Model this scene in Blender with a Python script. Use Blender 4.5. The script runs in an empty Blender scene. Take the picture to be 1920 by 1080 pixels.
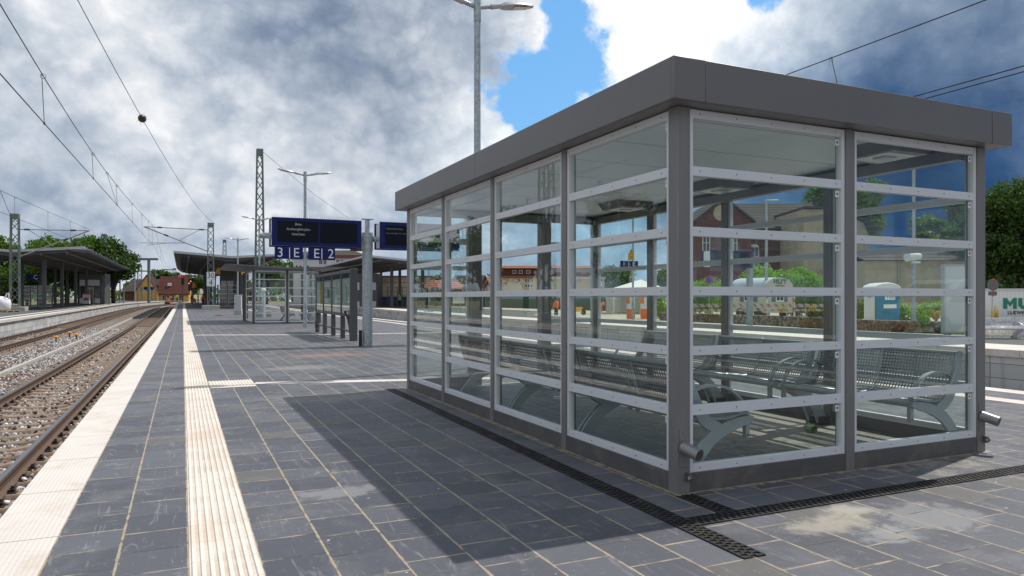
import bpy, bmesh, math, random
import numpy as np
from mathutils import Vector, Matrix, Euler
R = math.radians
sc = bpy.context.scene
COL = sc.collection
random.seed(5)

# ------------------------------------------------------------------ camera
F_PX, YAW, HZ, HCAM = 1356.16, R(24.737), 560.03, 1.26
cd = bpy.data.cameras.new("camera"); cam = bpy.data.objects.new("camera", cd); COL.objects.link(cam)
cd.sensor_width = 36.0; cd.lens = 36.0 * F_PX / 1920.0
cd.shift_y = (HZ - 540.0) / 1920.0
cd.clip_start = 0.05; cd.clip_end = 6000
cam.location = (0, 0, HCAM); cam.rotation_euler = (R(90), 0, -YAW)
sc.camera = cam
CT, ST = math.cos(YAW), math.sin(YAW)

def at(px, Z):                     # ground-plan point seen in picture column px at depth Z
    X = (px - 960) / F_PX * Z
    return X * CT + Z * ST, -X * ST + Z * CT
def zh(py, Z):
    return HCAM - (py - HZ) / F_PX * Z

# ------------------------------------------------------------------ node helper
class NT:
    def __init__(s, tree):
        s.t = tree; tree.nodes.clear()
    def n(s, typ, **kw):
        nd = s.t.nodes.new(typ)
        for k, v in kw.items(): setattr(nd, k, v)
        return nd
    def put(s, sock, val):
        if hasattr(val, 'links') or isinstance(val, bpy.types.NodeSocket): s.t.links.new(val, sock)
        else:
            try: sock.default_value = val
            except Exception:
                sock.default_value = (val[0], val[1], val[2], 1.0) if hasattr(val, '__len__') else (val, val, val)
    def m(s, op, a, b=None, c=None, clamp=False):
        nd = s.n('ShaderNodeMath', operation=op, use_clamp=clamp)
        s.put(nd.inputs[0], a)
        if b is not None: s.put(nd.inputs[1], b)
        if c is not None: s.put(nd.inputs[2], c)
        return nd.outputs[0]
    def vm(s, op, a, b=None, out=0, scale=None):
        nd = s.n('ShaderNodeVectorMath', operation=op)
        s.put(nd.inputs[0], a)
        if b is not None: s.put(nd.inputs[1], b)
        if scale is not None: s.put(nd.inputs['Scale'], scale)
        return nd.outputs['Value'] if op in ('DOT_PRODUCT', 'LENGTH', 'DISTANCE') else nd.outputs[0]
    def mix(s, f, a, b, blend='MIX'):
        nd = s.n('ShaderNodeMix', data_type='RGBA', blend_type=blend); nd.clamp_factor = True
        s.put(nd.inputs[0], f); s.put(nd.inputs[6], a if not isinstance(a, tuple) else (*a[:3], 1)); s.put(nd.inputs[7], b if not isinstance(b, tuple) else (*b[:3], 1))
        return nd.outputs[2]
    def noise(s, vec, scale, detail=4, rough=.55, dist=0, out='Fac'):
        nd = s.n('ShaderNodeTexNoise'); s.put(nd.inputs['Vector'], vec)
        nd.inputs['Scale'].default_value = scale; nd.inputs['Detail'].default_value = detail
        nd.inputs['Roughness'].default_value = rough; nd.inputs['Distortion'].default_value = dist
        return nd.outputs[out]
    def vor(s, vec, scale, feature='F1', out='Distance'):
        nd = s.n('ShaderNodeTexVoronoi', feature=feature); s.put(nd.inputs['Vector'], vec); nd.inputs['Scale'].default_value = scale
        return nd.outputs[out]
    def ramp(s, f, stops, interp='LINEAR'):
        nd = s.n('ShaderNodeValToRGB'); cr = nd.color_ramp; cr.interpolation = interp
        while len(cr.elements) < len(stops): cr.elements.new(0.5)
        for e, (p, c) in zip(cr.elements, stops):
            e.position = p; e.color = (*c, 1) if hasattr(c, '__len__') else (c, c, c, 1)
        s.put(nd.inputs[0], f); return nd.outputs[0]
    def sstep(s, x, a, b):
        nd = s.n('ShaderNodeMapRange', interpolation_type='SMOOTHSTEP'); s.put(nd.inputs[0], x)
        nd.inputs[1].default_value = a; nd.inputs[2].default_value = b
        return nd.outputs[0]
    def sep(s, v):
        nd = s.n('ShaderNodeSeparateXYZ'); s.put(nd.inputs[0], v); return nd.outputs
    def comb(s, x, y, z):
        nd = s.n('ShaderNodeCombineXYZ'); s.put(nd.inputs[0], x); s.put(nd.inputs[1], y); s.put(nd.inputs[2], z); return nd.outputs[0]
    def pos(s): return s.n('ShaderNodeNewGeometry').outputs['Position']
    def obj(s): return s.n('ShaderNodeTexCoord').outputs['Object']
    def bump(s, h, strength=.3, dist=.01):
        nd = s.n('ShaderNodeBump'); s.put(nd.inputs['Height'], h); nd.inputs['Strength'].default_value = strength; nd.inputs['Distance'].default_value = dist
        return nd.outputs[0]
    def bsdf(s, col, rough=.5, metal=0.0, normal=None, spec=.5, emit=None, estr=0):
        nd = s.n('ShaderNodeBsdfPrincipled')
        s.put(nd.inputs['Base Color'], col if not isinstance(col, tuple) else (*col[:3], 1)); s.put(nd.inputs['Roughness'], rough); s.put(nd.inputs['Metallic'], metal)
        nd.inputs['Specular IOR Level'].default_value = spec
        if normal is not None: s.put(nd.inputs['Normal'], normal)
        if emit is not None:
            s.put(nd.inputs['Emission Color'], (*emit, 1)); nd.inputs['Emission Strength'].default_value = estr
        return nd.outputs[0]
    def out(s, sh): 
        o = s.n('ShaderNodeOutputMaterial'); s.t.links.new(sh, o.inputs['Surface'])

# ------------------------------------------------------------------ sky and sun
SUN = Vector((1.60, 0.42, 2.772)).normalized()
w = bpy.data.worlds.new("World"); sc.world = w; w.use_nodes = True
q = NT(w.node_tree)
sky = q.n('ShaderNodeTexSky', sky_type='NISHITA'); sky.sun_disc = False
sky.sun_elevation = math.asin(SUN.z); sky.sun_rotation = math.atan2(SUN.x, SUN.y)
sky.air_density = 1.0; sky.dust_density = 0.6; sky.ozone_density = 1.5
dirv = q.vm('NORMALIZE', q.n('ShaderNodeTexCoord').outputs['Generated'])
dx, dy, dz = q.sep(dirv)
zz = q.m('ADD', q.m('MAXIMUM', dz, 0.0), 0.50)
flat = q.comb(q.m('DIVIDE', dx, zz), q.m('DIVIDE', dy, zz), q.m('MULTIPLY', dz, 1.2))   # cloud layer overhead: flattens towards the horizon
wob = q.vm('SUBTRACT', q.noise(dirv, 4.5, 6, .6, out='Color'), (.5, .5, .5))
dw = q.vm('NORMALIZE', q.vm('ADD', dirv, q.vm('SCALE', wob, scale=.26)))
def pdir(px, py):
    u, v = at(px, 1.0); return Vector((u, v, -(py - HZ) / F_PX)).normalized()
def blob(src, px, py, r):
    d = pdir(px, py); s2 = (r / F_PX) ** 2
    return q.m('POWER', 2.71828, q.m('MULTIPLY', q.m('SUBTRACT', q.vm('DOT_PRODUCT', src, tuple(d)), 1.0), 1.0 / s2))
tones = [(720, 110, 140, -.13), (560, 60, 110, -.04), (880, 70, 70, -.08), (800, 190, 70, -.06),
         (955, 280, 70, .20), (985, 75, 38, .26), (870, 330, 80, .13), (1260, 20, 150, .42), (1400, 70, 80, .16), (1170, 215, 80, .28), (1060, 300, 60, .10),
         (240, 345, 90, .12), (90, 330, 60, .08), (340, 405, 60, .16), (450, 300, 70, .07), (110, 90, 90, .15), (400, 160, 130, .07), (620, 300, 90, .08), (300, 60, 90, .06), (800, 330, 80, .10),
         (190, 455, 90, -.16), (60, 265, 60, -.12), (430, 445, 60, -.16), (30, 440, 60, -.14), (180, 265, 50, -.07), (640, 390, 70, -.05), (520, 385, 50, .10),
         (290, 515, 40, .12), (720, 330, 60, .05),
         (1800, 210, 190, -.20), (1900, 400, 170, -.26), (1650, 300, 140, -.20), (1500, 300, 100, -.06), (1730, 60, 120, -.03), (1900, 60, 120, -.05), (1570, 90, 70, -.05),
         (1100, 440, 120, -.16), (850, 480, 80, -.08), (1500, 430, 120, -.14), (1720, 420, 120, -.08), (1130, 505, 60, .10)]
n1 = q.noise(flat, 1.9, 10, .56, .2); n2 = q.noise(flat, 5.0, 8, .56, .2); n3 = q.noise(dirv, 15.0, 10, .62, .15)
puffv = q.vm('ADD', q.vm('MULTIPLY', dirv, (1, 1, 1.5)), q.vm('SCALE', q.vm('SUBTRACT', q.noise(dirv, 12.0, 5, .6, out='Color'), (.5, .5, .5)), scale=.13))
def puff(sc_):
    nd = q.n('ShaderNodeTexVoronoi', feature='SMOOTH_F1'); q.put(nd.inputs['Vector'], puffv); nd.inputs['Scale'].default_value = sc_; nd.inputs['Smoothness'].default_value = .35
    return q.m('SUBTRACT', .42, nd.outputs['Distance'])
pf = q.m('ADD', q.m('ADD', q.m('MULTIPLY', puff(6.5), .25), q.m('MULTIPLY', puff(15.0), .20)), q.m('MULTIPLY', puff(34.0), .13))
quiet = q.m('SUBTRACT', 1.0, q.m('MULTIPLY', blob(dirv, 1850, 300, 330), .60))      # the storm cloud on the right is smooth
T = q.m('MULTIPLY', q.m('SUBTRACT', n1, .5), .42)
T = q.m('ADD', T, q.m('MULTIPLY', q.m('SUBTRACT', n2, .5), .34))
T = q.m('ADD', T, q.m('MULTIPLY', q.m('SUBTRACT', n3, .5), .36))
T = q.m('ADD', T, pf)
T = q.m('ADD', .725, q.m('MULTIPLY', T, quiet))
for px, py, r, a in tones: T = q.m('ADD', T, q.m('MULTIPLY', blob(dw, px, py, r), a))
for d, s_, a in (((.85, -.5, .14), .42, -.36), ((-.85, .5, .16), .30, -.16), ((-.55, -.80, .35), .70, .14)):      # unseen sky: dark sides added to dim glass reflections, bright side added for fill
    T = q.m('ADD', T, q.m('MULTIPLY', q.m('POWER', 2.71828, q.m('MULTIPLY', q.m('SUBTRACT', q.vm('DOT_PRODUCT', dw, tuple(Vector(d).normalized())), 1.0), 1 / s_ ** 2)), a))
cloud = q.ramp(T, [(0.0, (.022, .060, .140)), (.15, (.050, .105, .215)), (.30, (.135, .205, .33)), (.45, (.255, .335, .46)), (.60, (.42, .505, .62)), (.75, (.63, .70, .79)), (.90, (.88, .92, .97)), (1.0, (1.12, 1.12, 1.12))])
warm = q.m('MAXIMUM', blob(dw, 690, 100, 190), q.m('MULTIPLY', blob(dw, 300, 150, 260), .5))
cloud = q.mix(warm, cloud, q.vm('MULTIPLY', cloud, (1.05, 1.0, .97)))
H = None
for px, py, r in [(1035, 115, 50), (985, 195, 34), (1115, 150, 38), (1085, 10, 30), (1050, 200, 36), (930, 150, 26), (1430, 0, 26), (1010, 20, 26)]:
    b = blob(dw, px, py, r); H = b if H is None else q.m('ADD', H, b)
nzh = q.m('ADD', q.m('MULTIPLY', q.m('SUBTRACT', n2, .5), 2.0), q.m('MULTIPLY', q.m('SUBTRACT', n3, .5), 3.4))
H = q.sstep(q.m('ADD', H, q.m('MULTIPLY', nzh, q.m('MULTIPLY', H, 2.2, clamp=True))), .16, 1.0)
blue = q.mix(.75, q.vm('SCALE', sky.outputs[0], scale=.22), (.115, .43, .86))
lowb = q.m('MAXIMUM', q.m('MAXIMUM', blob(dw, 1110, 410, 130), blob(dw, 1420, 400, 130)), q.m('MAXIMUM', blob(dw, 1700, 380, 130), q.m('MULTIPLY', blob(dw, 860, 470, 80), .8)))
cloud = q.mix(q.m('MULTIPLY', lowb, .72), cloud, q.vm('MULTIPLY', cloud, (.42, .78, 1.05)))     # clear blue showing through low thin cloud
bgc = q.vm('SCALE', q.mix(H, cloud, blue), scale=10.0)
bg = q.n('ShaderNodeBackground'); q.put(bg.inputs[0], bgc); bg.inputs[1].default_value = .096
wo = q.n('ShaderNodeOutputWorld'); w.node_tree.links.new(bg.outputs[0], wo.inputs[0])
w.cycles.sampling_method = 'MANUAL'; w.cycles.sample_map_resolution = 512

ld = bpy.data.lights.new("sun", 'SUN'); lo = bpy.data.objects.new("sun", ld); COL.objects.link(lo)
ld.energy = 4.0; ld.angle = R(.6); ld.color = (1.0, .95, .88)
lo.rotation_euler = SUN.to_track_quat('Z', 'Y').to_euler(); lo.location = (20, 5, 40)
sc.view_settings.view_transform = 'Standard'; sc.view_settings.look = 'None'; sc.view_settings.exposure = 0.0
sc.cycles.transparent_max_bounces = 40; sc.cycles.max_bounces = 10; sc.cycles.use_denoising = True
try: sc.cycles.denoiser = 'OPENIMAGEDENOISE'
except Exception: pass

# ------------------------------------------------------------------ materials
def mat(name, build):
    m = bpy.data.materials.new(name); m.use_nodes = True; build(NT(m.node_tree)); return m
def pm(name, col, rough=.5, metal=0.0, var=.12, vs=4.0, bump=0.0, bs=60.0, spec=.5, dirt=None, dirt_amt=.0, dscale=2.0):
    def b(t):
        o = t.obj(); n1 = t.noise(o, vs, 5, .6)
        f = t.m('MULTIPLY_ADD', n1, 2 * var, 1 - var)
        c = t.vm('SCALE', tuple(col), scale=f)
        if dirt is not None:
            c = t.mix(t.m('MULTIPLY', t.sstep(t.noise(o, dscale, 7, .65, .4), .45, .72), dirt_amt), c, dirt)
        rr = t.m('ADD', rough - .06, t.m('MULTIPLY', n1, .12))
        nrm = t.bump(t.noise(o, bs, 3, .6), .4, bump) if bump else None
        t.out(t.bsdf(c, rr, metal, nrm, spec))
    return mat(name, b)
def glow(name, col, st):
    return mat(name, lambda t: t.out(t.bsdf((0, 0, 0), .5, emit=col, estr=st)))

def m_paving(t):
    p = t.pos(); x, y, z = t.sep(p)
    xs = t.m('SUBTRACT', x, t.m('MULTIPLY', t.m('SUBTRACT', y, 3.6), .0042))
    cu = t.m('DIVIDE', t.m('ADD', xs, .584), .3135)
    ci = t.m('FLOOR', cu); cf = t.m('FRACT', cu)
    h1 = t.n('ShaderNodeTexWhiteNoise', noise_dimensions='1D'); t.put(h1.inputs['W'], ci)
    rv = t.m('ADD', t.m('DIVIDE', y, .325), t.m('ADD', t.m('MULTIPLY', t.m('MODULO', ci, 2.0), .5), t.m('MULTIPLY', h1.outputs['Value'], .35)))
    ri = t.m('FLOOR', rv); rf = t.m('FRACT', rv)
    wn = t.n('ShaderNodeTexWhiteNoise', noise_dimensions='2D'); t.put(wn.inputs['Vector'], t.comb(ci, ri, 0.0))
    r1 = wn.outputs['Value']
    nz = t.noise(p, 9.0, 5, .65)
    du = t.m('MULTIPLY', t.m('MINIMUM', cf, t.m('SUBTRACT', 1.0, cf)), .3135)
    dv = t.m('MULTIPLY', t.m('MINIMUM', rf, t.m('SUBTRACT', 1.0, rf)), .325)
    wu = t.m('MULTIPLY', t.sstep(nz, .26, .74), .0085); wv = t.m('MULTIPLY', t.sstep(t.noise(p, 3.1, 4, .6), .32, .70), .0080)
    ju = t.m('SUBTRACT', 1.0, t.m('SMOOTH_MIN', 1.0, t.m('DIVIDE', du, t.m('ADD', wu, .0034)), .2))
    jv = t.m('SUBTRACT', 1.0, t.m('SMOOTH_MIN', 1.0, t.m('DIVIDE', dv, t.m('ADD', wv, .0026)), .2))
    ju = t.m('MULTIPLY', ju, 2.5, clamp=True); jv = t.m('MULTIPLY', jv, 2.5, clamp=True)
    joint = t.m('MAXIMUM', ju, jv)
    # base colour of each slab, blotches, dusty scuffs
    tone = t.m('POWER', r1, 1.6)
    base = t.mix(tone, (.063, .066, .081), (.108, .112, .131))
    base = t.mix(t.sstep(r1, .93, .94), base, (.105, .102, .098))
    base = t.mix(t.m('MULTIPLY', t.sstep(t.noise(p, 1.3, 9, .70, .6), .47, .72), .55), base, (.185, .182, .185))
    st = t.noise(t.vm('MULTIPLY', p, (5.5, 1.0, 1.0)), 2.0, 9, .74, 1.3)
    base = t.mix(t.m('MULTIPLY', t.sstep(st, .555, .70), .50), base, (.31, .31, .315))
    st2 = t.noise(t.vm('MULTIPLY', p, (1.2, 4.2, 1.0)), 3.2, 9, .74, 1.6)
    base = t.mix(t.m('MULTIPLY', t.sstep(st2, .575, .70), .50), base, (.32, .315, .31))
    def scratch(vec_, wdt, m0, m1, amt, col, sc_):
        n_ = t.noise(t.vm('MULTIPLY', p, vec_), sc_, 2, .45, .15); ln = t.m('SUBTRACT', 1.0, t.sstep(t.m('ABSOLUTE', t.m('SUBTRACT', n_, .5)), wdt * .35, wdt))
        return t.mix(t.m('MULTIPLY', t.m('MULTIPLY', ln, t.sstep(t.noise(p, sc_ * 2.7, 5, .7), m0, m1)), amt), base, col)
    base = scratch((5.0, .20, 1), .0050, .47, .60, .27, (.34, .34, .345), 1.0); base = scratch((2.4, .26, 1), .0040, .50, .62, .25, (.34, .34, .345), 1.2)
    cell = t.n('ShaderNodeTexVoronoi', feature='F1'); t.put(cell.inputs['Vector'], p); cell.inputs['Scale'].default_value = 7.0
    cr_, cg_, cb_ = t.sep(cell.outputs['Color'])
    spot = t.m('MULTIPLY', t.m('LESS_THAN', cell.outputs['Distance'], t.m('MULTIPLY', cg_, .075)), t.m('GREATER_THAN', cr_, .62))
    base = t.mix(t.m('MULTIPLY', spot, .85), base, (.55, .54, .52))
    speck = t.sstep(t.noise(p, 48.0, 2, .5), .69, .76)
    base = t.mix(t.m('MULTIPLY', speck, .65), base, (.42, .41, .40))
    fine = t.noise(p, 190.0, 2, .6)
    base = t.vm('SCALE', base, scale=t.m('MULTIPLY_ADD', fine, .5, .75))
    # spilled sand, rust, a bare cement patch and a painted-in sunlit floor, each with its own outline
    edge = t.m('MULTIPLY', t.m('SUBTRACT', t.noise(p, 7.5, 9, .70, .5), .5), 2.2)
    def patch(cx, cy, rx, ry, a, b):
        q2 = t.vm('LENGTH', t.vm('MULTIPLY', t.vm('SUBTRACT', p, (cx, cy, 0)), (1 / rx, 1 / ry, 0)))
        return t.m('SUBTRACT', 1.0, t.sstep(t.m('ADD', q2, edge), a, b))
    base = t.mix(t.m('MULTIPLY', patch(3.32, 2.92, .42, .15, .25, 1.1), .75), base, (.37, .34, .285))
    base = t.mix(t.m('MULTIPLY', patch(3.62, 3.06, .20, .14, .25, 1.1), .75), base, (.42, .385, .32))
    base = t.mix(t.m('MULTIPLY', patch(3.95, 2.78, .40, .30, .55, 1.0), .55), base, (.27, .27, .27))
    base = t.mix(t.m('MULTIPLY', patch(3.46, 2.66, .22, .16, .40, 1.0), .7), base, (.28, .28, .28))
    base = t.mix(t.m('MULTIPLY', patch(3.05, 16.4, 1.2, .55, .2, 1.15), .62), base, (.33, .17, .10))
    base = t.mix(t.m('MULTIPLY', patch(2.0, 13.6, .8, .5, .5, 1.0), .55), base, (.27, .26, .25))
    base = t.mix(t.m('MULTIPLY', patch(1.7, 9.3, .9, .55, .4, 1.1), .45), base, (.24, .23, .21))
    base = t.mix(t.m('MULTIPLY', patch(.95, 4.75, .34, .18, .5, .95), .5), base, (.30, .30, .31))
    base = t.mix(t.m('MULTIPLY', patch(5.3, 6.3, 1.25, 3.0, .45, 1.15), .70), base, (.36, .325, .26))  # sandy tint painted in to brighten the sunlit part of the shelter floor
    qx = t.m('SUBTRACT', t.m('ABSOLUTE', t.m('SUBTRACT', x, 4.4845)), 1.5635); qy = t.m('SUBTRACT', t.m('ABSOLUTE', t.m('SUBTRACT', y, 6.838)), 3.051)
    dq = t.m('MAXIMUM', qx, qy); rim = t.m('SUBTRACT', 1.0, t.sstep(t.m('SUBTRACT', dq, t.m('MULTIPLY', t.m('SUBTRACT', t.noise(p, 9.0, 6, .7), .46), .30)), .0, .02))
    base = t.mix(t.m('MULTIPLY', t.m('MULTIPLY', rim, t.m('GREATER_THAN', dq, -.06)), .85), base, (.37, .30, .21))
    sand = t.mix(t.noise(p, 14.0, 4, .6), (.23, .18, .125), (.46, .385, .285))
    dark = (.045, .042, .040)
    sandy = t.m('MAXIMUM', t.m('MULTIPLY', ju, t.sstep(nz, .28, .46)), t.m('MULTIPLY', jv, t.sstep(t.noise(p, 2.1, 4, .6), .40, .54)))
    col = t.mix(joint, base, dark); col = t.mix(sandy, col, sand)
    dusty = t.m('MULTIPLY', t.m('SUBTRACT', 1.0, t.sstep(t.m('MINIMUM', du, dv), .0, .035)), t.m('MULTIPLY', t.sstep(t.noise(p, 6.0, 6, .7), .55, .75), .5))
    col = t.mix(dusty, col, (.33, .29, .23))
    hgt = t.m('ADD', t.m('MULTIPLY', joint, -1.0), t.m('ADD', t.m('MULTIPLY', r1, .25), t.m('MULTIPLY', fine, .12)))
    rough = t.m('MULTIPLY_ADD', st, .30, .40)
    t.out(t.bsdf(col, rough, 0, t.bump(hgt, .55, .004), .45))
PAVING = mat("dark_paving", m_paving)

def m_coping(t):
    p = t.pos(); x, y, z = t.sep(p)
    jf = t.m('ABSOLUTE', t.m('SUBTRACT', t.m('FRACT', t.m('DIVIDE', t.m('ADD', y, .25), 1.05)), .5))
    joint = t.m('SUBTRACT', 1.0, t.sstep(jf, .003, .007))
    c = t.mix(t.noise(p, 1.6, 6, .6), (.60, .55, .50), (.74, .70, .655))
    c = t.mix(t.m('MULTIPLY', t.sstep(t.noise(p, 2.4, 9, .72, .6), .50, .70), .55), c, (.52, .405, .30))
    c = t.mix(t.m('MULTIPLY', t.sstep(t.noise(t.vm('MULTIPLY', p, (2, 14, 1)), 1.6, 6, .7), .64, .74), .5), c, (.40, .31, .23))
    c = t.mix(joint, c, (.30, .27, .23))
    dots = t.m('MULTIPLY', t.m('ADD', 1.0, t.m('SINE', t.m('MULTIPLY', x, 251.0))), t.m('ADD', 1.0, t.m('SINE', t.m('MULTIPLY', y, 251.0))))
    fade = t.m('MULTIPLY', dots, .25)
    c = t.vm('SCALE', c, scale=t.m('MULTIPLY_ADD', fade, .16, .89))
    t.out(t.bsdf(c, .75, 0, t.bump(t.m('SUBTRACT', fade, t.m('MULTIPLY', joint, 2.0)), .5, .004), .3))
COPING = mat("white_coping", m_coping)
def m_tactile(t):
    p = t.pos(); x, y, z = t.sep(p)
    jf = t.m('ABSOLUTE', t.m('SUBTRACT', t.m('FRACT', t.m('DIVIDE', y, .30)), .5))
    joint = t.m('SUBTRACT', 1.0, t.sstep(jf, .006, .014))
    c = t.mix(t.noise(p, 2.0, 6, .6), (.63, .575, .515), (.77, .725, .67))
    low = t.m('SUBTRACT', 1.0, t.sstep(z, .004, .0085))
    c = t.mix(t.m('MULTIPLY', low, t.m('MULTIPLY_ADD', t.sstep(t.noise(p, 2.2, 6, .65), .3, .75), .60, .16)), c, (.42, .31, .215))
    c = t.mix(t.m('MULTIPLY', t.sstep(t.noise(p, 1.1, 9, .72, .5), .47, .68), .55), c, (.55, .42, .315))
    c = t.mix(t.m('MULTIPLY', joint, .7), c, (.40, .32, .25))
    t.out(t.bsdf(c, .75, 0, t.bump(t.m('MULTIPLY', joint, -1.0), .2, .002), .3))
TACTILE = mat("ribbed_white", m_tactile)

def m_blockwall(t):
    p = t.pos(); x, y, z = t.sep(p)
    jf = t.m('ABSOLUTE', t.m('SUBTRACT', t.m('FRACT', t.m('DIVIDE', t.m('ADD', y, x), 1.02)), .5))
    jz = t.m('ABSOLUTE', t.m('SUBTRACT', t.m('FRACT', t.m('DIVIDE', t.m('ADD', z, .18), .36)), .5))
    j = t.m('MAXIMUM', t.m('SUBTRACT', 1.0, t.sstep(jf, .006, .013)), t.m('SUBTRACT', 1.0, t.sstep(jz, .012, .030)))
    cell = t.n('ShaderNodeTexWhiteNoise', noise_dimensions='2D'); t.put(cell.inputs['Vector'], t.comb(t.m('FLOOR', t.m('DIVIDE', t.m('ADD', t.m('ADD', y, x), .51), 1.02)), t.m('FLOOR', t.m('DIVIDE', t.m('ADD', z, .36), .36)), 0.0))
    c = t.mix(cell.outputs['Value'], (.38, .385, .385), (.58, .58, .565))
    c = t.mix(t.m('MULTIPLY', t.sstep(t.noise(t.vm('MULTIPLY', p, (2, 2, .35)), 2.2, 6, .65), .5, .72), .5), c, (.24, .24, .235))
    c = t.mix(j, c, (.13, .13, .125))
    t.out(t.bsdf(c, .85, 0, t.bump(t.m('SUBTRACT', t.noise(p, 40, 3), t.m('MULTIPLY', j, 3.0)), .4, .004), .3))
BLOCKWALL = mat("concrete_blocks", m_blockwall)

def m_ballast(t):
    p = t.pos()
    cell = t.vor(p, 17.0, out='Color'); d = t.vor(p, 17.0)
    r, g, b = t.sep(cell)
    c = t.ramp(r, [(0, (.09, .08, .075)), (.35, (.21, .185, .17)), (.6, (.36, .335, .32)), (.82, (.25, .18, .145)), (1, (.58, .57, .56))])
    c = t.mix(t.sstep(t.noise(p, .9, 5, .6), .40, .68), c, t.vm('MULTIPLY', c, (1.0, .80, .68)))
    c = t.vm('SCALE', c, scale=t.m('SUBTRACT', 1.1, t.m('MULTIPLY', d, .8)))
    t.out(t.bsdf(c, .9, 0, t.bump(t.m('MULTIPLY', d, -1.0), .8, .03), .3))
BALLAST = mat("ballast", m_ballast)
def m_stone(t):
    r = t.n('ShaderNodeNewGeometry').outputs['Random Per Island']; p = t.pos()
    c = t.ramp(r, [(0, (.06, .052, .05)), (.28, (.17, .145, .135)), (.50, (.31, .295, .285)), (.66, (.22, .145, .115)), (.80, (.47, .47, .47)), (1, (.76, .77, .79))])
    zone = t.sstep(t.noise(p, .7, 5, .6), .48, .62)
    c = t.mix(zone, c, t.vm('MULTIPLY', c, (.90, .75, .67)))
    t.out(t.bsdf(c, .85, 0, t.bump(t.noise(p, 90, 3), .3, .003), .3))
STONE = mat("crushed_stone", m_stone)
def m_ground(t):
    p = t.pos()
    c = t.mix(t.noise(p, .12, 6, .6), (.10, .105, .055), (.20, .17, .11))
    c = t.mix(t.sstep(t.noise(p, .5, 7, .65), .5, .7), c, (.28, .24, .18))
    t.out(t.bsdf(c, .95, 0, t.bump(t.noise(p, 5, 5), .5, .05), .2))
GROUND = mat("ground_soil", m_ground)
def m_sand(t):
    p = t.pos()
    c = t.mix(t.noise(p, .35, 7, .65), (.34, .30, .23), (.56, .51, .43))
    c = t.mix(t.m('MULTIPLY', t.sstep(t.noise(p, .09, 5, .6), .52, .66), .8), c, (.09, .14, .035))
    t.out(t.bsdf(c, .95, 0, t.bump(t.noise(p, 8, 5), .5, .03), .2))
SAND = mat("sandy_yard", m_sand)
def m_asphalt(t):
    p = t.pos()
    c = t.mix(t.noise(p, .8, 6, .6), (.07, .078, .078), (.115, .122, .118))
    t.out(t.bsdf(t.vm('SCALE', c, scale=t.m('MULTIPLY_ADD', t.noise(p, 60, 2), .5, .75)), .8, 0, None, .3))
DARKPAVE = mat("dark_platform_surface", m_asphalt)
def m_pale(t):
    p = t.pos(); x, y, z = t.sep(p)
    jf = t.m('ABSOLUTE', t.m('SUBTRACT', t.m('FRACT', t.m('DIVIDE', y, 1.0)), .5))
    c = t.mix(t.noise(p, .9, 6, .6), (.54, .49, .42), (.72, .67, .60))
    c = t.mix(t.m('SUBTRACT', 1.0, t.sstep(jf, .006, .02)), c, (.30, .28, .25))
    t.out(t.bsdf(c, .8, 0, None, .3))
PALE = mat("pale_slabs", m_pale)

def m_grey(t):
    o = t.pos(); c = t.vm('SCALE', (.205, .193, .187), scale=t.m('MULTIPLY_ADD', t.noise(o, 1.2, 6, .6), .16, .92))
    sk = t.noise(t.vm('MULTIPLY', o, (9, 9, .6)), 2.0, 6, .65); c = t.mix(t.m('MULTIPLY', t.sstep(sk, .50, .74), .28), c, (.30, .285, .265))
    c = t.mix(t.m('MULTIPLY', t.sstep(t.noise(o, 6.0, 8, .72, .5), .60, .72), .22), c, (.13, .12, .11))
    t.out(t.bsdf(c, t.m('MULTIPLY_ADD', t.noise(o, 7, 6, .65), .22, .30), .25, t.bump(t.noise(o, 2.2, 2, .5), .10, .02), .5))
GREY = mat("anthracite_paint", m_grey)
FASC = pm("fascia_paint", (.165, .154, .150), .40, .25, .06, 1.2, spec=.5, dirt=(.20, .185, .17), dirt_amt=.22, dscale=2.2)
GREYD = pm("base_sheet_paint", (.105, .100, .098), .46, .2, .10, 3, spec=.5, dirt=(.26, .22, .17), dirt_amt=.35, dscale=5)
ALU = pm("aluminium_frame", (.68, .685, .70), .45, .10, .03, 2, dirt=(.40, .39, .37), dirt_amt=.10, dscale=3)
SCREW = pm("screw_heads", (.15, .14, .13), .5, .5)
BLACK = pm("black_rubber", (.012, .012, .013), .55)
CAST = pm("cast_iron_black", (.020, .020, .021), .55, .4, .3, 20, .002, 80, dirt=(.16, .13, .09), dirt_amt=.4, dscale=8)
WHITE = pm("white_paint", (.78, .78, .77), .45, 0, .04)
SPOUT = pm("brushed_pipe", (.26, .255, .25), .38, .5, .12, 12)
STEEL = pm("stainless_steel", (.40, .40, .41), .30, .9, .10, 10)
def m_galv(t):
    o = t.obj(); c = t.vor(o, 26.0, out='Color'); r, g, b = t.sep(c)
    cc = t.mix(r, (.30, .345, .36), (.46, .50, .515))
    cc = t.mix(t.m('MULTIPLY', t.sstep(t.noise(t.vm('MULTIPLY', o, (6, 6, .8)), 1.5, 5), .5, .7), .4), cc, (.27, .30, .31))
    t.out(t.bsdf(cc, t.m('MULTIPLY_ADD', g, .2, .38), .45))
GALV = mat("galvanised_steel", m_galv)
LUMG = pm("luminaire_grey", (.46, .47, .49), .4, .2, .05)
LENS = pm("lamp_lens", (.62, .60, .56), .2, 0, .1, 20)
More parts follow.
